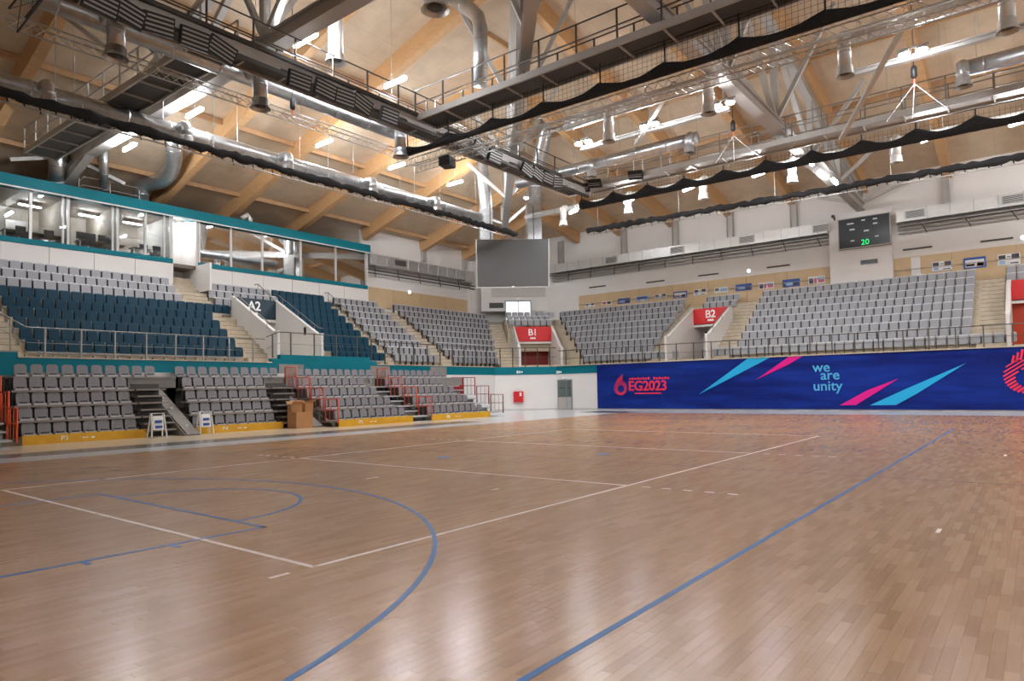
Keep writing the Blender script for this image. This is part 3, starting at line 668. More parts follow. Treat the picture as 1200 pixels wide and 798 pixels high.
build(MB().prism([A_+Vector((.3, -.3, 1.05))+dn*.225, A_+Vector((.4, -.4, 1.05))+dn*.225, A_+Vector((.4, -.4, 1.32))+dn*.225, A_+Vector((.3, -.3, 1.32))+dn*.225], dn*0.01), 'pictogram', 'lettering', fb)
# glazed double door in the end wall
d1 = struct(box(XB-0.1, XB-0.02, 21.38, 22.62, 0, 2.2), 'door_1', 'door_frame', 'glazed grey double door in the white wall left of the banner')
for a, bb in ((21.45, 21.8), (21.88, 22.55)):
    build(box(XB-0.13, XB-0.09, a, bb, 0.95, 2.12), 'pane', 'glass', d1); build(box(XB-0.12, XB-0.08, a, bb, 0.95, 2.12), 'pane_backing', 'door_glass', d1)
    build(box(XB-0.12, XB-0.09, a, bb, 0.08, 0.9), 'lower_panel', 'steel', d1); build(box(XB-0.14, XB-0.125, a+0.1, bb-0.1, 1.55, 1.62), 'push_bar', 'steel_dark', d1)
ex = thing('emergency_light', 'small white emergency light above the glazed double door', 'light', (XB-0.1, 22.0, 2.3)); build(box(XB-0.2, XB-0.02, 21.85, 22.15, 2.27, 2.36), 'body', 'lettering', ex)
for k, (px, lab) in enumerate(((609, 'small white lettering plate on the teal band left of the door'), (655, 'small white lettering plate on the teal band above the door'))):
    p = ons(px, 436, 59.9) if px < 640 else onx(px, 436, XB-0.08)
    t = thing('exit_plate', lab, 'sign', tuple(p))
    r_ = Vector((1, -1, 0)).normalized() if px < 640 else Vector((0, -1, 0)); f_ = Vector((1, 1, 0)).normalized() if px < 640 else Vector((1, 0, 0))
    for q in range(3): 
        c = p+r_*(q-1)*0.16; build(MB().obox(c, r_*0.06, f_*0.02, Vector((0, 0, 0.1-0.02*q))), 'letter_plate', 'lettering', t)

# ================================================================== BANNER
BX = XB-0.1
bn = thing('banner', 'long deep blue printed banner stretched along the far end wall', 'banner', (BX, 4, 0.1))
yl, yr_ = 19.25, -13.0; mb = MB(); vs = []; fs = []; nn = 120
for i in range(nn+1):
    y = yl+(yr_-yl)*i/nn; wv = 0.018*math.sin(i*0.9)+0.012*math.sin(i*2.3+1)
    for z, k in ((0.1, 1.0), (1.0, 0.6), (2.2, 0.3), (3.2, 0)): vs.append((BX+wv*k, y, z)); vs.append((BX+wv*k+0.03, y, z))
for i in range(nn):
    a = i*8; bb = a+8
    for k in range(3): q = 2*k; fs += [(a+q, bb+q, bb+q+2, a+q+2), (a+q+1, a+q+3, bb+q+3, bb+q+1)]
    fs += [(a, a+1, bb+1, bb), (a+6, bb+6, bb+7, a+7)]
build(mb.add(vs, fs), 'cloth', 'banner', bn)
def bpt(u, v): p = onx(u, v, BX-0.035); return p
def bpoly(pix, m, name): return build(MB().prism([bpt(*p) for p in pix], (0.012, 0, 0)), name, m, bn)
bpoly([(819, 462), (877, 419.5), (903, 418.5), (860, 441)], 'cyan', 'cyan_ray')
bpoly([(886, 445), (926, 416.8), (943, 416), (922, 428)], 'magenta', 'magenta_ray')
bpoly([(984, 475), (1003, 474.6), (1021, 463.5), (1053, 443.5), (1016, 457.5)], 'magenta', 'magenta_ray')
bpoly([(1019, 475), (1050, 474.6), (1074, 461.5), (1132, 425.5), (1062, 455.5)], 'cyan', 'cyan_ray')
p = bpt(951, 431); q = bpt(971, 431)
for txt, u, v in (('we', 952.3, 435.8), ('are', 961.5, 444.8), ('unity', 952.8, 457.6)):
    text_mesh(txt, 0.78, 'pale_blue', 'lettering', bn, bpt(u, v), (0, -1, 0), (0, 0, 1), 0.012, align='LEFT', ay='BOTTOM_BASELINE', bold=0.008)
def emblem(c, rad, flip):
    g = MB()
    for k in range(11):
        a = -rad+rad*2*(k+0.5)/11
        h = math.sqrt(max(0, rad*rad-a*a)); inner = math.sqrt(max(0, (0.52*rad)**2-(a-0.15*rad)**2)) if abs(a-0.15*rad) < 0.52*rad else 0
        for lo, hi in (((-h, -inner), (inner, h)) if inner > 0 else ((-h, h),)):
            if hi-lo < 0.04: continue
            d = Vector((0, -0.82, 0.57)); e_ = Vector((0, -0.57, -0.82))
            m_ = c+e_*a+d*((lo+hi)/2); wk = 0.45+0.55*(k/10)
            g.obox(m_, d*((hi-lo)/2), e_*(rad/11*0.8*wk), Vector((0.006, 0, 0)))
    build(g, 'round_emblem', 'coral', bn)
    g = MB()
    for k in range(5):
        b0 = c+Vector((0, 0.5*rad-0.2*rad*k, rad*(0.75+0.12*k))); g.obox(b0+Vector((0, 0, rad*0.2)), Vector((0, -0.05*rad, 0.22*rad*(1+k*0.2))), Vector((0, -0.05*rad, -0.02)), Vector((0.006, 0, 0)))
    build(g, 'flame_mark', 'coral', bn)
emblem(bpt(727, 454.5), 0.5, 0); emblem(bpt(1201, 440), 0.85, 0)
p0, p1 = bpt(737, 453), bpt(781, 452); text_mesh('EG2023', 0.92, 'coral', 'lettering', bn, (p0+p1)/2, (0, -1, 0), (0, 0, 1), 0.012, spacing=0.95, bold=0.02)
g = MB(); yy = bpt(737, 443).y; z_ = bpt(755, 443.5).z
for k in range(15): 
    if k == 8: continue
    g.box(BX-0.04, BX-0.03, yy-0.2*k-0.15, yy-0.2*k, z_-0.07, z_+0.05+0.03*(k % 2))
build(g, 'small_print', 'coral', bn); z_ = bpt(757, 460.8).z; build(box(BX-0.04, BX-0.03, bpt(775, 461).y, bpt(744, 461).y, z_-0.04, z_+0.04), 'small_print', 'coral', bn)

# ================================================================== GLAZED BOXES above the left stand
GY = 33.6; GZ0, GZ1 = 9.42, 11.85
gb = thing('box_rooms', 'row of glazed box rooms with teal fascia above the left stand', 'building', (10, GY, 8.4))
gx = lambda u, v=260: ony(u, v, GY).x
XA0, XA1, XC0, XC1 = -8.0, gx(202), gx(232), gx(430, 310)
for a, bb in ((XA0, XA1), (XC0, XC1)):
    build(box(a, bb, GY-0.08, GY+0.1, 9.16, GZ0), 'teal_sill', 'teal', gb)
    n = max(1, round((bb-a)/2.1))
    for k in range(n): build(box(a+(bb-a)*k/n+0.012, a+(bb-a)*(k+1)/n-0.012, GY-0.04, GY+0.05, 7.9, 9.15), 'white_panel', 'white_panel', gb)
    build(box(a, bb, GY+0.02, GY+0.1, 7.9, 9.2), 'panel_backing', 'slab_grey', gb)
build(box(XA0, XC1+0.1, GY-0.3, GY+0.35, GZ1, 12.42), 'teal_fascia', 'teal', gb); build(box(XA0, XC1+0.1, GY-0.32, GY-0.3, GZ1-0.05, GZ1+0.02), 'fascia_trim', 'white_panel', gb)
build(box(XA0, XC1+0.1, GY+0.3, 38.5, 12.1, 12.35), 'roof_slab', 'slab_grey', gb); build(box(XA0, XC1, GY+0.1, 38.5, 9.0, 9.2), 'room_floor', 'room_floor', gb)
build(box(XA0, XA1, GY+0.35, 38.5, 11.9, 12.05), 'room_ceiling', 'room_wall', gb); build(box(XC1-0.1, XC1+0.1, GY, 38.5, 7.9, 12.3), 'end_wall', 'white_wall', gb)
build(box(XA0, XC1, 38.0, 38.2, 9.0, 12.1), 'rear_wall', 'room_wall', gb)
mul = {1: [35.4, 137.0, 170.2], 2: [270.5, 307, 352, 393, 427.5]}
xs1 = sorted([XA0]+[gx(u) for u in (35.4, 79.5, 137.5, 170.2)]+[XA1-0.12]); xs2 = sorted([XC0+0.05]+[gx(u, 285) for u in (270.5, 307, 352, 393)]+[XC1-0.12])
for xs_ in (xs1, xs2):
    for k, x in enumerate(xs_):
        wd = 0.06
        build(box(x-wd, x+wd, GY-0.06, GY+0.06, GZ0, GZ1), 'mullion', 'steel_light', gb)
        if k+1 < len(xs_): build(box(x+wd, xs_[k+1]-wd, GY-0.01, GY+0.01, GZ0, GZ1), 'pane', 'glass' if xs_ is xs1 else 'glass_coated', gb)
for u in (77, 135, 195): x = gx(u)-0.12; build(box(x-0.05, x+0.05, GY-0.02, GY+0.1, GZ0, GZ1), 'mullion', 'steel_light', gb)
for u in (79.5, 137.5): x = gx(u)+0.1; build(box(x-0.06, x+0.06, GY+0.1, 38, 9.2, 11.9), 'partition', 'room_wall', gb)
build(box(XA1-0.06, XA1+0.06, GY, 38, 8.0, 12.1), 'partition', 'white_wall', gb)
# white recess with the door beside the upper stairs
build(box(XA1, XC0, 35.2, 35.4, 8.0, 12.1), 'recess_wall', 'white_wall', gb); build(box(XC0-0.12, XC0, GY-1.6, 35.3, 7.6, 9.2), 'stair_wall', 'white_wall', gb); build(box(XC0-0.12, XC0, GY, 35.3, 9.0, 12.1), 'recess_side', 'white_wall', gb)
build(box(XA1+0.1, XA1+1.0, 35.12, 35.2, 8.6, 10.9), 'recess_door', 'white_panel', gb)
for k in range(4): build(box(XA1-0.02, XC0-0.12, 33.3+0.32*k, 35.3, 7.44+0.265*k, 7.7+0.265*k), 'recess_step', 'concrete', gb)
# added ducts standing in for the ductwork reflected in the second glazing
for (x0, z0, l, r_) in ((17.2, 9.9, 3.5, 0.35), (19.0, 10.5, 5.0, 0.28), (23.5, 10.0, 3.6, 0.4)):
    single(MB().tube([(x0, 36, z0), (x0+l, 36, z0)], r_, 12), 'reflection_duct', 'galv', f'added duct imitating a reflection in the right glazing, {["left low", "upper", "right low"][int(x0 > 18)+int(x0 > 20)]} one', 'duct', 'added ducts imitating reflections in the glazing', True)
# furniture in the rooms
def desk(x0, x1, y, label):
    t = thing('desk', label, 'desk', ((x0+x1)/2, y, 9.2)); build(box(x0, x1, y-0.35, y+0.35, 9.9, 9.95), 'desktop', 'desk', t)
    for x in (x0+0.05, x1-0.05):
        for yy in (y-0.3, y+0.3): build(MB().box(x-0.025, x+0.025, yy-0.025, yy+0.025, 9.2, 9.9), 'leg', 'steel_light', t)
    build(box(x0+0.1, x1-0.1, y+0.3, y+0.33, 9.35, 9.9), 'modesty_panel', 'desk', t); return t
def monitor(x, y, label):
    t = thing('monitor', label, 'monitor', (x, y, 9.95)); build(box(x-0.27, x+0.27, y-0.02, y+0.02, 10.05, 10.42), 'screen', 'black', t); build(box(x-0.03, x+0.03, y, y+0.05, 9.97, 10.15), 'stand', 'black', t); build(box(x-0.12, x+0.12, y-0.08, y+0.1, 9.95, 9.97), 'foot', 'black', t)
def rc(x, y, label):
    t = thing('office_chair', label, 'chair', (x, y, 9.2)); build(box(x-0.22, x+0.22, y-0.22, y+0.22, 9.62, 9.68), 'seat', 'black', t); build(box(x-0.22, x+0.22, y-0.24, y-0.2, 9.7, 10.1), 'backrest', 'black', t); build(MB().tube([(x, y, 9.24), (x, y, 9.62)], 0.03), 'column', 'steel', t); build(MB().bar((x-0.25, y, 9.22), (x+0.25, y, 9.22), 0.05, 0.04).bar((x, y-0.25, 9.22), (x, y+0.25, 9.22), 0.05, 0.04), 'base', 'steel', t)
desk(6.6, 9.3, 34.7, 'long dark desk behind the leftmost window'); desk(9.9, 12.2, 34.7, 'desk with monitors behind the middle window'); desk(12.6, 14.1, 34.7, 'short dark desk behind the right window of the office')
for k, x in enumerate((10.15, 10.55, 11.2, 11.75)): monitor(x, 34.75, f'black monitor on the office desk, {ORD[k]} from left')
for k, x in enumerate((7.2, 8.4, 10.3, 11.2, 13.0, 13.7)): rc(x, 34.25, f'black office chair behind the box windows, {ORD[k]} from left')
for k, x in enumerate((7.6, 12.0)):
    single(box(x, x+0.9, 37.9, 37.98, 9.2, 11.2), 'room_door', 'steel', ['grey door in the rear wall of the left box room', 'grey door in the rear wall of the right box room'][k], 'door')
# steps and rail over the fascia
t = thing('roof_rail', 'small metal rail on top of the box roof', 'railing', (11, GY, 12.4))
for zz in (0.35, 0.8): build(MB().tube([(9.6, GY+0.3, 12.4+zz*0.4), (9.9, GY+0.3, 12.4+zz), (12.6, GY+0.3, 12.4+zz), (12.8, GY+0.3, 12.4+zz*0.4)], 0.03, 6), 'rail', 'rail', t, True)
for x in (9.7, 11.2, 12.7): build(MB().tube([(x, GY+0.3, 12.4), (x, GY+0.3, 13.1)], 0.03, 6), 'post', 'rail', t)

# ================================================================== REAR WALL FITTINGS
def wallpart(mb, name, m, p): return build(mb, name, m, p)
for a, bb in ((5.58, 26.0), (-14, 1.85)):
    n = round((bb-a)/3.0)
    for k in range(n): build(box(45.72, 45.8, a+(bb-a)*k/n+0.01, a+(bb-a)*(k+1)/n-0.01, 7.5, 9.56), 'beige_panel', 'beige', wbe)
build(box(45.25, 45.8, 1.85, 5.58, 7.5, 12.9), 'pier', 'white_wall', wbe)
for u in (656, 730, 790.5, 855, 930, 1110):
    y = onx(u, 260, 45.5).y; c = MB().box(45.4, 45.8, y-0.22, y-0.18, 12.2, 14.6).box(45.4, 45.8, y+0.18, y+0.22, 12.2, 14.6).box(45.55, 45.6, y-0.2, y+0.2, 12.2, 14.6); build(c, 'steel_column', 'steel', wbe)
for k, (a, bb) in enumerate(((5.58, 26.0), (-14, 1.85))): build(MB().tube([(45.6, a, 8.75), (45.6, bb, 8.75)], 0.02, 5), 'wall_rail', 'rail', wbe)
for u in (700, 768, 830, 912, 1075, 1168):       # thin linear slots high on the wall
    p = onx(u, {700: 336, 768: 330, 830: 322, 912: 312, 1075: 291, 1168: 281}[u], 45.78); build(box(45.74, 45.8, p.y-0.8, p.y+0.8, p.z-0.05, p.z+0.05), 'slot_vent', 'steel_dark', wbe)
n = 4
for k in range(n): build(box(28.8+2.9*k, 28.8+2.9*(k+1)-0.02, 34.22, 34.3, 8.0, 9.5), 'beige_panel', 'beige', wbl2)
build(box(40.6, 41.4, 34.0, 34.3, 7.5, 13.0), 'pier', 'white_wall', wbl2)
for x in (35.0, 40.0): build(box(x-0.2, x+0.2, 34.0, 34.3, 12.2, 13.2), 'steel_column', 'steel', wbl2)
# corner bulkhead with clerestory
bk = thing('corner_bulkhead', 'white boxed bulkhead on the corner wall behind the screen', 'bulkhead', tuple(diag(0, 52.5)))
build(dbox(-3.6, 3.2, 53.2, 54.3, 8.55, 11.0), 'body', 'white_wall', bk); build(dbox(-2.7, 2.2, 53.1, 53.2, 9.85, 10.8), 'recess_panel', 'corner_grey', bk); build(dbox(-2.9, -1.65, 53.1, 53.2, 8.85, 9.3), 'notice', 'board_black', bk)
w1 = struct(dbox(-1.5, 0.85, 53.0, 53.2, 7.45, 9.5), 'window_1', 'door_frame', 'bright glazed double door behind the seats above B1')
for a, bb in ((-1.4, -0.38), (-0.28, 0.75)): build(dbox(a, bb, 52.96, 53.02, 7.6, 9.36), 'bright_pane', 'daylight', w1)
single(dbox(-0.45, -0.15, 53.05, 53.2, 9.58, 9.72), 'emergency_light', 'lettering', 'white emergency light above the bright door behind B1', 'light')
# posters
PS = [(686, 354.5, 697, 361, 'w'), (705, 352, 717, 358, 'p'), (724, 348.5, 738, 356.5, 'b'), (745, 346, 760, 353.5, 's'), (767, 344, 781, 350, 'w'), (789, 340.5, 805, 350, 'bw'), (813, 338, 828, 346.5, 'w'), (837, 336, 853, 343.5, 'ws'), (862, 332, 880.5, 341, 'b'), (889, 330, 907, 339, 'wp'), (917, 326.5, 937, 336.5, 'b'), (947, 323, 967, 333, 'wr'), (1092, 306, 1116, 317, 'w'), (1129, 301.5, 1155.5, 314, 'bw'), (1169, 297.5, 1196, 310, 'w')]
for k, (u0, v0, u1, v1, st) in enumerate(PS):
    p, q = onx(u0, (v0+v1)/2, 45.66), onx(u1, (v0+v1)/2, 45.66); zc = onx((u0+u1)/2, (v0+v1)/2, 45.66).z; h = (v1-v0)*0.0535/2*1.0
    col = {'w': 'poster_white', 'p': 'poster_white', 'b': 'poster_blue', 's': 'poster_sky'}[st[0]]
    nm = {'w': 'white', 'p': 'white and pink', 'b': 'blue', 's': 'pale blue'}[st[0]]
    t = thing('wall_poster', f'{nm} printed poster on the beige far wall, {ORD[k]} from left', 'poster', (45.66, (p.y+q.y)/2, zc-h), group='posters on the far wall')
    build(box(45.66, 45.71, q.y, p.y, zc-h, zc+h), 'sheet', col, t); W = p.y-q.y
    def pr(a0, a1, b0, b1, m): build(box(45.648, 45.66, p.y-W*a1, p.y-W*a0, zc-h+2*h*b0, zc-h+2*h*b1), 'print', m, t)
    if st == 'w': pr(0.05, 0.35, 0.55, 0.9, 'poster_dark'); pr(0.62, 0.95, 0.5, 0.95, 'poster_dark'); pr(0.08, 0.32, 0.08, 0.4, 'poster_sky'); pr(0.42, 0.58, 0.68, 0.76, 'poster_dark'); pr(0.55, 0.9, 0.1, 0.2, 'poster_dark')
    elif st == 'p': pr(0.1, 0.45, 0.2, 0.85, 'poster_pink'); pr(0.55, 0.9, 0.2, 0.85, 'poster_dark')
    elif st == 'b': pr(0.06, 0.6, 0.2, 0.6, 'poster_sky'); pr(0.62, 0.92, 0.15, 0.5, 'poster_dark'); pr(0.08, 0.2, 0.2, 0.45, 'poster_white')
    elif st == 'bw': pr(0.08, 0.92, 0.12, 0.78, 'poster_white'); pr(0.1, 0.5, 0.2, 0.4, 'poster_sky'); pr(0.6, 0.9, 0.15, 0.45, 'poster_pink')
    elif st == 's': pr(0.1, 0.9, 0.35, 0.85, 'poster_blue'); pr(0.4, 0.7, 0.1, 0.3, 'poster_white')
    elif st == 'ws': pr(0.45, 0.95, 0.2, 0.85, 'poster_sky'); pr(0.05, 0.35, 0.35, 0.85, 'poster_dark')
    else: pr(0.06, 0.3, 0.1, 0.75, 'poster_dark'); pr(0.36, 0.5, 0.1, 0.75, 'poster_pink'); pr(0.6, 0.95, 0.15, 0.5, 'poster_pink'); pr(0.55, 0.95, 0.62, 0.82, 'poster_sky')
# pale door in the beige wall
p, q = onx(1068, 318, 45.7), onx(1079, 318, 45.7); d2 = struct(box(45.66, 45.74, q.y, p.y, 7.6, 9.5), 'door_2', 'white_panel', 'pale door in the beige wall right of the white pier')
# scoreboard
sb = thing('scoreboard', 'black electronic scoreboard with green digits on the white pier', 'scoreboard', (45.2, 3.4, 10.4))
y0s, y1s = 1.83, 4.95
build(box(44.95, 45.2, y0s, y1s, 10.45, 12.5), 'frame', 'steel', sb); build(box(44.92, 44.96, y0s+0.06, y1s-0.06, 10.51, 12.44), 'display', 'board_black', sb)
for (a, z, l) in ((0.25, 12.1, 0.4), (0.5, 12.22, 0.22), (0.72, 12.2, 0.25), (0.28, 11.7, 0.3), (0.55, 11.5, 0.3), (0.72, 11.9, 0.25), (0.28, 10.95, 0.22), (0.74, 11.05, 0.22)):
    yc = y1s-(y1s-y0s)*a; build(box(44.905, 44.92, yc-l/2, yc+l/2, z-0.045, z+0.045), 'caption', 'board_text', sb)
text_mesh('20', 0.5, 'led_green', 'green_digits', sb, (44.9, y1s-(y1s-y0s)*0.52, 10.75), (0, -1, 0), (0, 0, 1), 0.01)
single(box(45.19, 45.24, 2.7, 3.7, 9.35, 9.62), 'name_plate', 'board_black', 'dark name plate below the scoreboard', 'sign')
single(MB().tube([(45.1, 5.15, 12.55), (44.8, 5.15, 12.75), (44.6, 5.15, 12.7)], [0.05, 0.1, 0.12], 8), 'wall_camera', 'steel_dark', 'small camera at the top left of the scoreboard', 'camera')

# wall ducts
def wall_duct(label, ya_, yb_, grilles, seams):
    t = thing('air_duct', label, 'duct', (45.2, ya_, 11.7)); build(box(44.85, 45.55, ya_, yb_, 11.72, 12.45), 'duct_body', 'duct_white', t)
    n = int((yb_-ya_)/1.2)
    for k in range(n): y = ya_+(k+0.5)*1.2; build(box(44.82, 45.58, y-0.03, y+0.03, 11.69, 12.48), 'flange', 'galv', t)
    for y in grilles:
        gfr = build(box(44.78, 44.9, y-0.55, y+0.55, 11.85, 12.35), 'grille', 'steel_light', t)
        for k in range(5): build(box(44.76, 44.8, y-0.48, y+0.48, 11.9+0.085*k, 11.94+0.085*k), 'slat', 'steel_dark', gfr)
    for y in np.arange(ya_+0.6, yb_, 2.25): build(MB().tube([(45.2, y+0.15, 11.7), (44.3, y-0.3, 10.75)], 0.035, 5), 'brace', 'steel_dark', t)
    for z, xx, r in ((11.35, 45.3, 0.06), (11.1, 45.55, 0.05), (11.5, 45.0, 0.04)): build(MB().tube([(xx, ya_, z), (xx, yb_, z)], r, 8), 'pipe', 'steel', t, True)
    build(box(45.0, 45.7, ya_, yb_, 11.55, 11.6), 'tray', 'steel_dark', t)
wall_duct('long pale rectangular duct along the far wall left of the scoreboard', 5.6, 28.6, [onx(u, 290, 44.8).y for u in (716, 793, 875, 963)], 0)
wall_duct('pale rectangular duct along the far wall right of the scoreboard', -14, 1.5, [onx(u, 250, 44.8).y for u in (1072, 1188)], 0)
t = thing('air_duct', 'bare metal rectangular duct along the left rear wall', 'duct', (35, 33.9, 11))
build(box(28.8, 40.5, 33.4, 34.1, 11.05, 11.85), 'duct_body', 'galv', t); build(box(39.2, 40.3, 33.3, 34.15, 10.9, 11.9), 'end_box', 'steel', t)
for k in range(10): build(box(29.3+1.1*k, 29.36+1.1*k, 33.37, 34.12, 11.02, 11.88), 'flange', 'alu', t)
build(box(31.2, 32.3, 33.34, 33.42, 11.3, 11.7), 'grille', 'steel_dark', t)
for x in np.arange(29.2, 40, 2.3): build(MB().tube([(x+0.3, 33.8, 11.0), (x-0.1, 33.2, 10.1)], 0.035, 5), 'brace', 'steel_dark', t)
for z in (10.75, 10.5): build(MB().tube([(28.8, 33.9, z), (41, 33.9, z)], 0.05, 6), 'pipe', 'steel_dark', t, True)
wd = [('round pale smoke sensor light on the left rear wall', ony(480, 342.5, 34.2)), ('small round lamp on the far wall above the posters', onx(877, 317.5, 45.6)), ('small round lamp on the far wall at the right edge', onx(1198, 278.5, 45.6))]
for lab, p in wd: single(MB().tube([p, p+Vector((-0.05, -0.05, 0)), p+Vector((-0.08, -0.08, 0))], [0.14, 0.14, 0.06], 10), 'bulkhead_lamp', 'daylight', lab, 'lamp', None, True)

# ================================================================== HANGING SCREEN
TL, TR, BL_, BR_ = ons(558, 280.5, 50), ons(643, 279.5, 50), ons(559, 337, 50), ons(643, 336, 50)
f45 = Vector((1, 1, 0)).normalized()
sc = thing('video_screen', 'large dark grey hanging screen in front of the corner', 'screen', tuple((BL_+BR_)/2))
build(MB().prism([BL_, BR_, TR, TL], f45*0.35), 'housing', 'dark_grey', sc, bevel=0.08)
fr_ = MB(); 
for a, bb in ((BL_, BR_), (BL_, TL), (BR_, TR)): fr_.bar(a-f45*0.01, bb-f45*0.01, 0.06, 0.06)
build(fr_, 'edge_frame', 'steel', sc)
build(MB().obox((BL_+BR_)/2-f45*0.03+Vector((0, 0, 0.02)), Vector((0.06, -0.06, 0)), f45*0.03, Vector((0, 0, 0.04))), 'sensor', 'lettering', sc)
for p in (TL*0.8+TR*0.2, TL*0.2+TR*0.8): build(MB().tube([p+f45*0.2, Vector((p.x+0.2, p.y+0.2, 13.3))], 0.03, 6), 'hanger', 'steel_dark', sc)

# ================================================================== STEEL ROOF STRUCTURE
CX0, CY0 = 9.2, 3.6
U = Vector((0, 0, 1))
def spoke(label, d, l, zc, w=0.5, h=0.45, step=6.0, zoff=1.15):
    d = Vector(d).normalized(); t = thing('roof_truss', label, 'truss', (CX0, CY0, zc)); C0 = Vector((CX0, CY0, 0)); s_ = d.cross(U)
    a, bb = C0+U*zc, C0+d*l+U*zc
    ch = MB().bar(a-U*h/2, bb-U*h/2, w, 0.06).bar(a+U*h/2, bb+U*h/2, w, 0.06).bar(a, bb, w*0.55, h)
    build(ch, 'lower_chord', 'steel', t)
    tops = []
    n = int(l/step)
    for k in range(n+1):
        p = C0+d*(k*step); tops.append(p+U*(rz_(p.x, p.y)-zoff))
    e = C0+d*(l-0.5); tops.append(e+U*min(rz_(e.x, e.y)-zoff, 14.2))
    for p, q in zip(tops[:-1], tops[1:]): build(MB().bar(p, q, 0.4, 0.4), 'upper_chord', 'steel', t)
    for k in range(n+1):
        p = C0+d*(k*step); lo = p+U*(zc+h/2)
        if (tops[k]-lo).z > 0.6: build(MB().bar(lo, tops[k], 0.28, 0.28), 'post', 'steel', t)
        if k+1 < len(tops):
            q = C0+d*min((k+1)*step, l-0.6)+U*(zc+h/2)
            m_ = (lo+q)/2
            build(MB().bar(tops[k], q, 0.24, 0.24), 'diagonal', 'steel_light', t)
        if k: 
            for sg in (-1, 1): 
                tp = tops[k]+s_*sg*2.6; tp.z = rz_(tp.x, tp.y)-0.9; build(MB().bar(lo, tp, 0.18, 0.18), 'side_strut', 'steel_light', t)
    return t
spoke('main grey roof truss running to the scoreboard wall', (1, 0, 0), 36.3, 13.2)
spoke('main grey roof truss running to the left wall over the box rooms', (0, 1, 0), 33.0, 13.75, 0.55, 0.5)
spoke('diagonal grey roof truss running to the far corner above the screen', (math.cos(0.705), math.sin(0.705), 0), 34.5, 13.6, 0.42, 0.45, 6.8)
spoke('roof truss behind the viewer', (-1, 0, 0), 36, 13.2); spoke('roof truss towards the right wall', (0, -1, 0), 28, 13.75); spoke('diagonal roof truss towards the near left corner', (-math.cos(0.705), math.sin(0.705), 0), 34.5, 13.6); spoke('diagonal roof truss towards the right far corner', (math.cos(0.705), -math.sin(0.705), 0), 34.5, 13.6)
# secondary steel beams between the trusses
def beam(label, p, q, w=0.22, h=0.3, m='steel'): return single(MB().bar(p, q, w, h*0.2).bar(Vector(p)+U*h*0.45, Vector(q)+U*h*0.45, w, h*0.2).bar(Vector(p)+U*h*0.22, Vector(q)+U*h*0.22, w*0.35, h*0.6), 'steel_beam', m, label, 'beam')
p, q = onx(640, 146, 20.6), onx(1200, 5, 20.6); z = (p.z+q.z)/2
beam('grey steel beam beside the two-nozzle duct', (20.6, 11.5, z+0.05), (20.6, 4.3, z+0.05)); beam('grey steel beam beside the upper right duct', (20.6, -0.4, z+0.05), (20.6, -12, z+0.05))
p, q = onx(725, 164, 22.5), onx(1160, 45, 22.5); z = (p.z+q.z)/2
beam('grey steel beam behind the two-nozzle duct', (22.5, 11, z), (22.5, 4.0, z)); beam('grey steel beam behind the upper right duct', (22.5, -0.2, z), (22.5, -12, z))
for k, (a, bb) in enumerate(((((790, 98), 20), ((745, 170), 22.5)), (((1060, 30), 20), ((985, 165), 24)))):
    beam(f'slanting grey brace beside the right ducts, {["left", "right"][k]} one', onx(*a[0], a[1]), onx(*bb[0], bb[1]), 0.16, 0.16, 'steel_light')
for k, (a, bb, y) in enumerate((((50, 0), (150, 75), 17), ((200, 0), (180, -30), 17))[:1]):
    single(MB().tube([ony(*a, y), ony(*bb, y)], 0.07, 8), 'steel_rod', 'steel_light', 'pale diagonal rod at the upper left', 'rod', None, True)

# ================================================================== CATWALKS
def catwalk(label, p, q, wd, m='steel_dark', rail='rail_dark', sides=(-1, 1), frame='steel', plate=1.5):
    p, q = Vector(p), Vector(q); d = (q-p); l = d.length; d.normalize(); s_ = d.cross(U)
    t = thing('catwalk', label, 'catwalk', tuple(p))
    n = max(1, round(l/plate))
    for k in range(n):
        c = p+d*(l*(k+0.5)/n); build(MB().obox(c, d*(l/n/2-0.03), s_*(wd/2-0.05), U*0.03), 'deck_plate', m, t)
    for k in range(n+1): c = p+d*(l*k/n); build(MB().obox(c-U*0.05, d*0.03, s_*(wd/2), U*0.04), 'cross_member', frame, t)
    for sg in sides if len(sides) else ():
        e = s_*sg*wd/2
        build(MB().bar(p+e, q+e, 0.08, 0.24), 'side_beam', frame, t)
        for hh in (0.55, 1.1): build(MB().tube([p+e+U*hh, q+e+U*hh], 0.028, 5), 'handrail', rail, t, True)
        np_ = max(2, round(l/1.5))
        for k in range(np_+1): c = p+e+d*(l*k/np_); build(MB().box(c.x-0.025, c.x+0.025, c.y-0.025, c.y+0.025, c.z, c.z+1.1), 'rail_post', rail, t)
    return t
MY, MZ = 14.35, 12.35
cm = catwalk('dark catwalk running along the hall carrying the striped floodlights', (-3, MY, MZ), (27.5, MY, MZ), 1.1)
mg = thing('mounting_girder', 'dark girder on the near side of the floodlight catwalk', 'girder', (-3, MY-0.62, MZ))
for zz in (-0.33, 0.2): build(MB().bar((-3, MY-0.62, MZ+zz), (27.5, MY-0.62, MZ+zz), 0.14, 0.13), 'flange_bar', 'steel_dark', mg)
for k in range(13): build(MB().bar((-2.6+2.4*k, MY-0.58, MZ-0.07), (-1.0+2.4*k, MY-0.58, MZ-0.07), 0.03, 0.4), 'web_plate', 'steel', mg)
catwalk('dark catwalk crossing the hall above the nearest black net', (15.3, MY-0.5, 12.45), (15.3, -12, 12.45), 1.15)
catwalk('dark catwalk crossing the hall in front of the far net', (28.0, MY-0.4, 12.55), (28.0, -12, 12.55), 1.0, 'steel', 'rail')
catwalk('pale catwalk with white rails at the upper left', (7.15, 14.9, 12.75), (7.15, 31.2, 13.0), 1.25, 'steel_dark', 'steel_light', frame='steel_light')

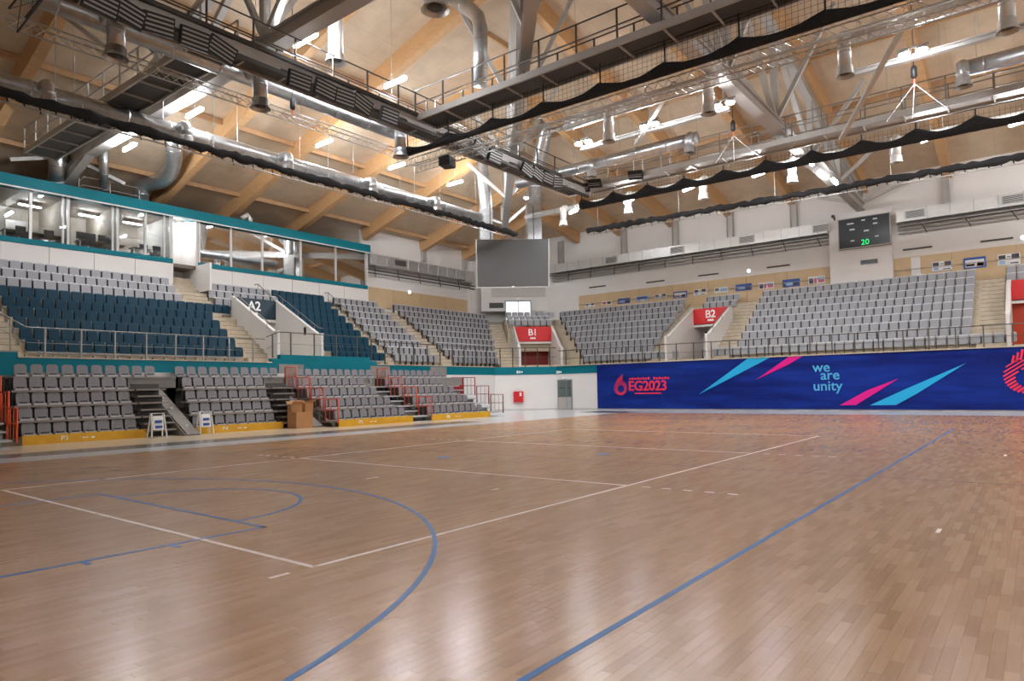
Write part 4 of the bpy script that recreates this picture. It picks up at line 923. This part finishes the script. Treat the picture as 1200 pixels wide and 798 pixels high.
# striped floodlights
FL = [(118, 4), (150, 15), (186, 29), (228, 46), (260, 59), (351, 95), (381, 105), (404, 115), (424, 122), (456, 136), (563, 174), (580, 184), (618, 199), (630, 204), (642, 209), (653, 214)]
for k, (u, v) in enumerate(FL):
    p = ony(u, v, MY-0.85); an = random.uniform(-0.35, 0.35) if k not in (3, 7) else 0.03
    d = Vector((math.cos(an), 0, math.sin(an)*0.9)).normalized(); e = Vector((-math.sin(an)*0.8, -0.25, math.cos(an))).normalized(); n = d.cross(e)
    t = thing('floodlight', f'black striped floodlight on the dark catwalk, {ORD[k]} from left', 'floodlight', tuple(p), group='striped floodlights on the catwalk')
    build(MB().obox(p, d*0.42, e*0.27, n*0.06), 'housing', 'black', t)
    nn_ = n if n.y < 0 else -n
    for j in range(4): build(MB().obox(p+e*(-0.18+0.12*j)+nn_*0.062, d*0.38, e*0.025, nn_*0.008), 'lens_strip', 'strip_pale', t)
    build(MB().tube([p-nn_*0.06, p-nn_*0.06+Vector((0, 0.25, 0.05))], 0.03, 6), 'yoke', 'steel_dark', t)
p = onx(524, 190, 16.3); single(MB().obox(p, Vector((0.3, 0.1, 0)), Vector((-0.08, 0.24, 0)), U*0.2), 'loudspeaker', 'black', 'black box loudspeaker hanging below the catwalk corner', 'loudspeaker', bevel=0.03)
p = onx(683, 221, 27.6)
for k, (u, v, x) in enumerate(((683, 220, 27.3), (697, 215, 27.3), (745, 205, 27.3))):
    p = onx(u, v, x); t = thing('floodlight', f'black striped floodlight at the far catwalk corner, {ORD[k]} from left', 'floodlight', tuple(p), group='striped floodlights on the far catwalk')
    build(MB().obox(p, Vector((0, 0.4, 0.05)), Vector((-0.08, 0, 0.22)), Vector((0.06, 0, 0.02))), 'housing', 'black', t)
    for j in range(3): build(MB().obox(p+Vector((-0.09+0.02*j, 0, -0.12+0.11*j)), Vector((0, 0.36, 0.045)), Vector((-0.01, 0, 0.02)), Vector((0.006, 0, 0))), 'lens_strip', 'strip_pale', t)

# lattice trusses (thin)
def lattice(label, p, q, sz=0.34, m='alu'):
    p, q = Vector(p), Vector(q); d = q-p; l = d.length; d.normalize(); s_ = d.cross(U)
    t = thing('lattice_truss', label, 'truss', tuple(p)); cs = [s_*sz/2+U*sz*0.5, -s_*sz/2+U*sz*0.5, U*-sz*0.4]
    for c in cs: build(MB().tube([p+c, q+c], 0.025, 5), 'chord', m, t, True)
    g = MB(); n = int(l/(sz*0.9))
    for k in range(n):
        a, bb = p+d*(l*k/n), p+d*(l*(k+1)/n)
        for i in range(3): g.tube([a+cs[i], bb+cs[(i+1) % 3]], 0.012, 3, False)
    build(g, 'lacing', m, t)
lattice('thin lattice truss along the left side ahead of the dark catwalk', (1.8, 15.9, 11.6), (15.7, 15.9, 11.7)); lattice('thin lattice truss below the nearest black net', (15.75, 15.6, 11.3), (15.75, -9, 11.05), 0.4)
lattice('thin lattice truss, lower one below the nearest black net', (16.4, 15.6, 11.15), (16.4, -9, 10.95), 0.3)
# a short dark lattice at the top left corner
lattice('dark lattice truss at the top left corner', ony(20, 28, 13), ony(48, -12, 13)+Vector((0, -1.2, 0)), 0.5, 'steel_dark')

# ================================================================== NETS
def swag_net(label, p, q, span, sag, r, mesh_h=0, hang=0.8):
    p, q = Vector(p), Vector(q); d = q-p; l = d.length; d.normalize()
    t = thing('gathered_net', label, 'net', tuple(p)); n = int(l/span); pts = []; rs = []
    for k in range(n):
        for j in range(8):
            f = j/8; rr1 = r*(0.72+0.75*(2*f-1)**2)*random.uniform(0.95, 1.05); pts.append(p+d*((k+f)*l/n)+U*(rr1-r-sag)); rs.append(rr1)
    pts.append(q+U*(r*0.4-sag)); rs.append(r*1.4)
    build(MB().tube(pts, rs, 8), 'rolled_net', 'net', t, True)
    top = hang
    build(MB().tube([p+U*top, q+U*top], 0.018, 5), 'rope', 'black', t)
    for k in range(n+1):
        a = p+d*(l*k/n); build(MB().tube([a-U*r*0.5, a+U*(top+0.25)], 0.03, 5), 'strap', 'black', t)
    if mesh_h:
        g = MB(); c = 0.17; m_ = int(l/c)
        for k in range(m_):
            a = p+d*(l*k/m_); g.tube([a-U*sag*0.6, a+U*mesh_h], 0.006, 3, False)
        for k in range(int(mesh_h/c)+1): g.tube([p+U*(c*k), q+U*(c*k)], 0.006, 3, False)
        tag(build(g, 'mesh_netting', 'net', t), None, None, None, 'stuff')
    return t
swag_net('thick black gathered net with open mesh, nearest across the hall', (15.55, 15.2, 11.75), (15.55, -10.5, 11.45), 2.15, 0.16, 0.155, 0.8, 0.8)
swag_net('dark gathered mesh net below the far catwalk', (28.9, 15.0, 12.12), (28.9, -12, 11.85), 1.95, 0.1, 0.22, 0.5, 0.6)
def bundle(label, p, q, r):
    p, q = Vector(p), Vector(q); d = q-p; l = d.length; d.normalize(); t = thing('bundled_net', label, 'net', tuple(p)); s_ = d.cross(U)
    n = int(l/0.28); pts = []; rs = []
    for k in range(n+1): pts.append(p+d*(l*k/n)+U*random.uniform(-0.05, 0.05)+s_*random.uniform(-0.04, 0.04)); rs.append(r*random.uniform(0.7, 1.25))
    build(MB().tube(pts, rs, 7), 'rolled_net', 'net', t, True)
    g = MB()
    for k in range(int(l/0.45)):
        a = p+d*(0.45*k); h = random.uniform(0.12, 0.3); g.tube([a-U*r*0.5, a+d*0.05-U*(r*0.5+h)], 0.025, 4)
    build(g, 'loose_ends', 'net', t)
    build(MB().tube([p-U*0.3, q-U*0.3], 0.03, 6), 'carrier_tube', 'alu', t, True); 
    g = MB()
    for k in range(int(l/0.5)): a = p+d*(0.5*k); g.tube([a-U*0.3, a+d*0.25-U*0.05], 0.012, 4, False)
    build(g, 'carrier_lacing', 'alu', t)
    for k in range(int(l/5.5)+1):
        a = p+d*(5.5*k+0.8); build(MB().tube([a, Vector((a.x, a.y, rz_(a.x, a.y)-0.2))], 0.018, 5), 'hanger', 'steel_light', t)
bundle('black bundled net along the left side under the ducts', (-2, 20.3, 11.35), (29.6, 20.3, 11.35), 0.17)
bundle('black bundled net across the far end in front of the duct', (33.2, 17.3, 11.72), (33.2, -12, 11.3), 0.17)

# ================================================================== ROUND DUCTS with nozzles
def elbow(a, c, bb, n=6):
    a, c, bb = Vector(a), Vector(c), Vector(bb); return [a*(1-f)**2+c*2*f*(1-f)+bb*f*f for f in [k/n for k in range(n+1)]]
def nozzle(t, top, drop, r=0.2, m='galv', side=None):
    top = Vector(top); pts = []
    if side: 
        s_ = Vector(side); pts = elbow(top-s_, top, top-U*0.35)
    else: pts = [top]
    end = top-U*drop
    b_ = build(MB().tube(pts+[end+U*0.3], r, 12, True), 'branch_pipe', m, t, True)
    nz = build(MB().tube([end+U*0.34, end+U*0.3, end+U*0.12, end+U*0.1, end], [r*1.02, r*1.18, r*1.2, r*1.25, r*1.45], 14, False), 'nozzle', m, b_, True)
    build(MB().tube([end+U*0.1, end+U*0.05], [r*0.85, r*0.2], 10), 'swirl_core', 'steel_dark', nz, True)
    build(MB().tube([top-U*(drop*0.45), top-U*(drop*0.45+0.05)], r*1.08, 12), 'clamp_ring', m, b_, True)
def duct_run(label, p, q, r, drops, drop=1.3, m='galv', side=None, ring=1.6, nr=0.2):
    p, q = Vector(p), Vector(q); d = q-p; l = d.length; d.normalize(); t = thing('round_duct', label, 'duct', tuple(p))
    build(MB().tube([p, q], r, 16), 'main_pipe', m, t, True)
    for k in range(int(l/ring)): a = p+d*(ring*(k+0.5)); build(MB().tube([a-d*0.03, a+d*0.03], r*1.06, 16), 'joint_ring', m, t, True)
    for s0 in drops:
        a = p+d*s0; off = Vector(side) if side else Vector((0, 0, 0)); nozzle(t, a+off, drop, nr, m, off if side else None)
    for k in range(int(l/3.2)+1):
        a = p+d*min(l, 3.2*k+0.6); build(MB().tube([a, Vector((a.x, a.y, rz_(a.x, a.y)-0.1))], 0.012, 4), 'hanger', 'steel_light', t)
    return t
duct_run('long bright round duct along the left side above the bundled net', (-1.5, 22.2, 12.45), (28.3, 22.2, 12.45), 0.3, [ony(u, 200, 21.7).x+1.5 for u in (52, 214, 333, 432, 507)], 0.95, 'galv', (0, -0.85, 0.2), nr=0.2)
duct_run('bright round duct below the floodlight catwalk', (-1, 16.2, 12.75), (16.2, 16.2, 12.75), 0.28, [ony(u, 60, 15.4).x+1 for u in (134, 303, 466)], 1.5, 'galv', (0, -0.9, 0.1), nr=0.24)
duct_run('pale round duct with two nozzles left of the scoreboard truss', (20, 10.2, 12.8), (20, 3.55, 12.8), 0.24, [10.2-y for y in (7.9, 3.75)], 1.42, 'duct_white', (-0.35, 0, 0.05))
duct_run('pale round duct with large nozzles at the upper right', (20, -0.6, 12.8), (20, -12, 12.8), 0.24, [-0.6-y for y in (-0.78, -5.0, -9.3)], 1.42, 'duct_white', (-0.35, 0, 0.05))
duct_run('bright round duct left of the scoreboard truss behind the nearer one', (25, 16.6, 12.75), (25, 6.4, 12.75), 0.28, [16.6-y for y in (11.7, 6.6)], 0.95, 'galv', (-0.45, 0, 0.15))
duct_run('bright round duct at the right edge behind the upper right duct', (25, -3.4, 12.75), (25, -12, 12.75), 0.28, [-3.4-y for y in (-3.6, -8.2)], 0.95, 'galv', (-0.45, 0, 0.15))
duct_run('round duct with pale nozzles in front of the far bundled net', (31.0, 20.6, 12.75), (31.0, -12, 12.5), 0.17, [20.6-onx(u, v, 30.6).y for u, v in ((660, 252), (736, 238), (824, 221), (928, 200), (1050, 175))], 1.25, 'duct_white', (-0.4, 0, 0.1))
# single ducts
def pipe(label, pts, r, m='galv', seams=True, noz=None):
    t = thing('round_duct', label, 'duct', tuple(pts[0])); build(MB().tube(pts, r, 16), 'main_pipe', m, t, True)
    for a, bb in zip(pts[:-1], pts[1:]):
        a, bb = Vector(a), Vector(bb); n = int((bb-a).length/0.9)
        for k in range(n): c = a+(bb-a)*((k+0.5)/n); d = (bb-a).normalized(); build(MB().tube([c-d*0.025, c+d*0.025], r*1.05, 16), 'joint_ring', m, t, True)
    return t
P = lambda u, v, x: onx(u, v, x)
pts = [P(506, -18, 17), P(552, 12, 17), P(560, 20, 17), P(563, 32, 17), P(563, 100, 17)]
pipe('large metal duct bending down behind the crossing catwalk', pts, 0.3)
pts = [ons(662, 70, 46), ons(640, 150, 48), ons(629, 205, 50.5), ons(627, 222, 52), ons(626, 300, 52)]
pipe('round metal duct dropping behind the right of the screen', pts, 0.42)
pts = [ons(563, 160, 52), ons(565, 200, 52), ons(569, 235, 52), ons(570, 300, 52)]
pipe('round metal duct dropping behind the left of the screen', pts, 0.4)
def rect_duct(label, u, v0, v1, s_, hw):
    a, bb = ons(u, v0, s_), ons(u, v1, s_); t = thing('square_duct', label, 'duct', tuple(bb)); c = (a+bb)/2; h = (a.z-bb.z)/2; r_ = Vector((1, -1, 0)).normalized()
    build(MB().obox(Vector((bb.x, bb.y, c.z)), r_*hw, f45*hw, U*h), 'duct_body', 'galv', t)
    for k in range(int(2*h/0.7)+1): build(MB().obox(Vector((bb.x, bb.y, bb.z+0.7*k+0.05)), r_*(hw+0.03), f45*(hw+0.03), U*0.03), 'flange', 'alu', t)
rect_duct('square metal duct entering behind the left of the screen', 570, 246, 300, 52, 0.42); rect_duct('square metal duct entering behind the right of the screen', 626, 240, 300, 52, 0.46)
y = 33.6; pts = [ony(203, 160, 29.5), ony(204, 182, 30.6)]+elbow(ony(203, 192, 31.2), ony(199, 212, 32.4), ony(178, 214, y))+[ony(166, 219, 34.2), ony(165, 238, 34.3)]
pipe('broad metal duct curving down onto the box roof', pts, 0.42)
pts = [ony(122, 175, 32.5), ony(122, 229, 34.3)]; pipe('upright metal duct on the box roof', pts, 0.22)
pts = [ony(68, 180, 33), ony(66, 219, 34.3)]; pipe('short upright metal duct on the box roof at the far left', pts, 0.4)
pts = [ony(283, 256, 34), ony(290, 252, 34), ony(293, 257, 34), ony(293, 266, 34)]; pipe('white bent vent pipe on the box roof', pts, 0.16, 'duct_white')
t = thing('round_duct', 'hanging duct drop with open nozzle behind the main roof truss', 'duct', tuple(onx(393, 50, 11))); a = onx(393, 22, 11); nozzle(t, (a.x, a.y, a.z+1.6), 1.6+(a.z-onx(393, 74, 11).z), 0.26, 'duct_white')
t = thing('round_duct', 'wide open nozzle pointing down at the top of the photo', 'duct', tuple(onx(510, 8, 12))); a = onx(510, 12, 12); nozzle(t, a+U*1.5, 1.5, 0.34, 'duct_white')

# ================================================================== LAMPS
def tube_lamp(p, d, label, l=1.25, r=0.06, mount=0.35, m='tube'):
    p, d = Vector(p), Vector(d).normalized(); t = thing('tube_lamp', label, 'lamp', tuple(p), group='white tube lamps under the roof')
    build(MB().tube([p-d*l/2, p+d*l/2], r, 8), 'glowing_tube', m, t, True)
    build(MB().bar(p-d*l/2+U*(r+0.05), p+d*l/2+U*(r+0.05), 0.16, 0.05), 'housing', 'steel_light', t)
    build(MB().tube([p+U*(r+0.07), p+U*(r+mount)], 0.02, 5), 'stem', 'steel_light', t)
tl = [((228, 133), 9.75), ((152, 173), 9.75), ((358, 48), 9.75)]
for k, ((u, v), x) in enumerate(tl): tube_lamp(onx(u, v, x), (0, 1, 0), f'glowing tube lamp under the left roof truss, {["middle", "left", "right"][k]} one')
for k, (u, v) in enumerate(((463, 97), (545, 133))): tube_lamp(ony(u, v, 15.1), (0, 1, 0), f'glowing tube lamp above the catwalk handrail, {ORD[k]} from left', mount=0.1)
for k, (u, v) in enumerate(((380, 168), (465, 195), (533, 215))): tube_lamp(ony(u, v, 23.2), (0, 1, 0), f'glowing tube lamp behind the left duct, {ORD[k]} from left', mount=1.2)
def spot_pair(p, label):
    t = thing('spot_lamp', label, 'lamp', tuple(p), group='paired spot lamps under the roof'); p = Vector(p)
    build(MB().bar(p+Vector((0, 0.45, 0.16)), p+Vector((0, -0.45, 0.16)), 0.08, 0.06), 'bracket', 'steel', t); build(MB().tube([p+U*0.16, p+U*0.9], 0.03, 5), 'stem', 'steel', t)
    for s_ in (-1, 1):
        c = p+Vector((0, 0.25*s_, 0)); hd = build(MB().tube([c+U*0.14, c+U*0.06, c], [0.08, 0.16, 0.18], 12), 'lamp_head', 'steel_light', t, True); build(MB().tube([c, c-U*0.05, c-U*0.09], [0.165, 0.15, 0.06], 12), 'glowing_lens', 'spot_glow', hd, True)
for k, (u, v) in enumerate(((683.5, 167), (761, 146.5), (848, 122), (1070, 61))): spot_pair(onx(u, v, 21.6), f'pair of bright spot lamps along the right steel beam, {ORD[k]} from left')
spot_pair(onx(620, 231, 34), 'pair of bright spot lamps right above the screen')
for k, (u, v) in enumerate(((672, 248), (737, 235), (807, 221), (890, 204), (1091, 162), (1196, 143))): tube_lamp(onx(u, v, 29.7), (0.5, 1, 0), f'short tube lamp below the far mesh net, {ORD[k]} from left', 0.8, 0.07, 0.5, 'tube_short')
for k, (u, v) in enumerate(((949, 190), (978, 213))): tube_lamp(ony(u, v, 3.0), (1, 0, 0), f'short tube lamp under the scoreboard truss, {ORD[k]} from left', 0.9, 0.08, 0.2, 'tube_short')
# unseen tube lamps behind and beside the viewer, added and spaced for their light
offs = [(x, y, 12.9) for x in (-14, -2) for y in (-12, -21)]+[(x, y, 12.9) for x in (12, 20, 29, 38) for y in (-11, -20)]
WH = {24: 'far left', 12: 'left', 0: 'middle', -12: 'right', -11: 'right', -20: 'far right', -21: 'far right'}
for k, (x, y, z) in enumerate(offs): tube_lamp((x, y, z), (0, 1, 0), f'tube lamp of the {WH[y]} line outside the picture, {ORD[k]} in all', 1.25, 0.06, 0.5)
# lamps inside the box rooms; the two middle ones added to brighten them
for k, x in enumerate((8.2, 11.0, 13.3, 15.0)): tube_lamp((x, 34.6 if k == 3 else 36.2, 11.7), (1, 0, 0), f'tube lamp lighting the box rooms, {ORD[k]} from left', 1.0, 0.012, 0.1, 'tube')
# ================================================================== rigging
def hoist(p, label, fan=None):
    p = Vector(p); t = thing('chain_hoist', label, 'hoist', tuple(p))
    build(MB().tube([p+U*0.25, p+U*0.15, p-U*0.15, p-U*0.22], [0.05, 0.1, 0.1, 0.04], 8), 'body', 'black', t, True)
    build(MB().tube([p+U*0.2, Vector((p.x, p.y, rz_(p.x, p.y)-0.3))], 0.015, 5), 'chain', 'steel_dark', t)
    build(MB().tube([p-U*0.2, p-U*0.45], 0.02, 5), 'hook', 'orange', t)
    if fan:
        for k, q in enumerate(fan): build(MB().tube([p-U*0.4, p+Vector(q)], 0.013, 5), 'sling', 'seat_edge', t)
hoist(ony(343, 122, 15.6), 'black chain hoist below the dark catwalk')
hoist(onx(1071, 85, 23), 'chain hoist with white slings near the right spot lamp', [(0, 0.9, -1.5), (0, 0.1, -1.6), (0, -0.9, -1.5)])
hoist(onx(859, 148, 24), 'chain hoist with white slings left of the scoreboard truss', [(0, 0.8, -1.4), (0, 0, -1.5), (0, -0.9, -1.4)])
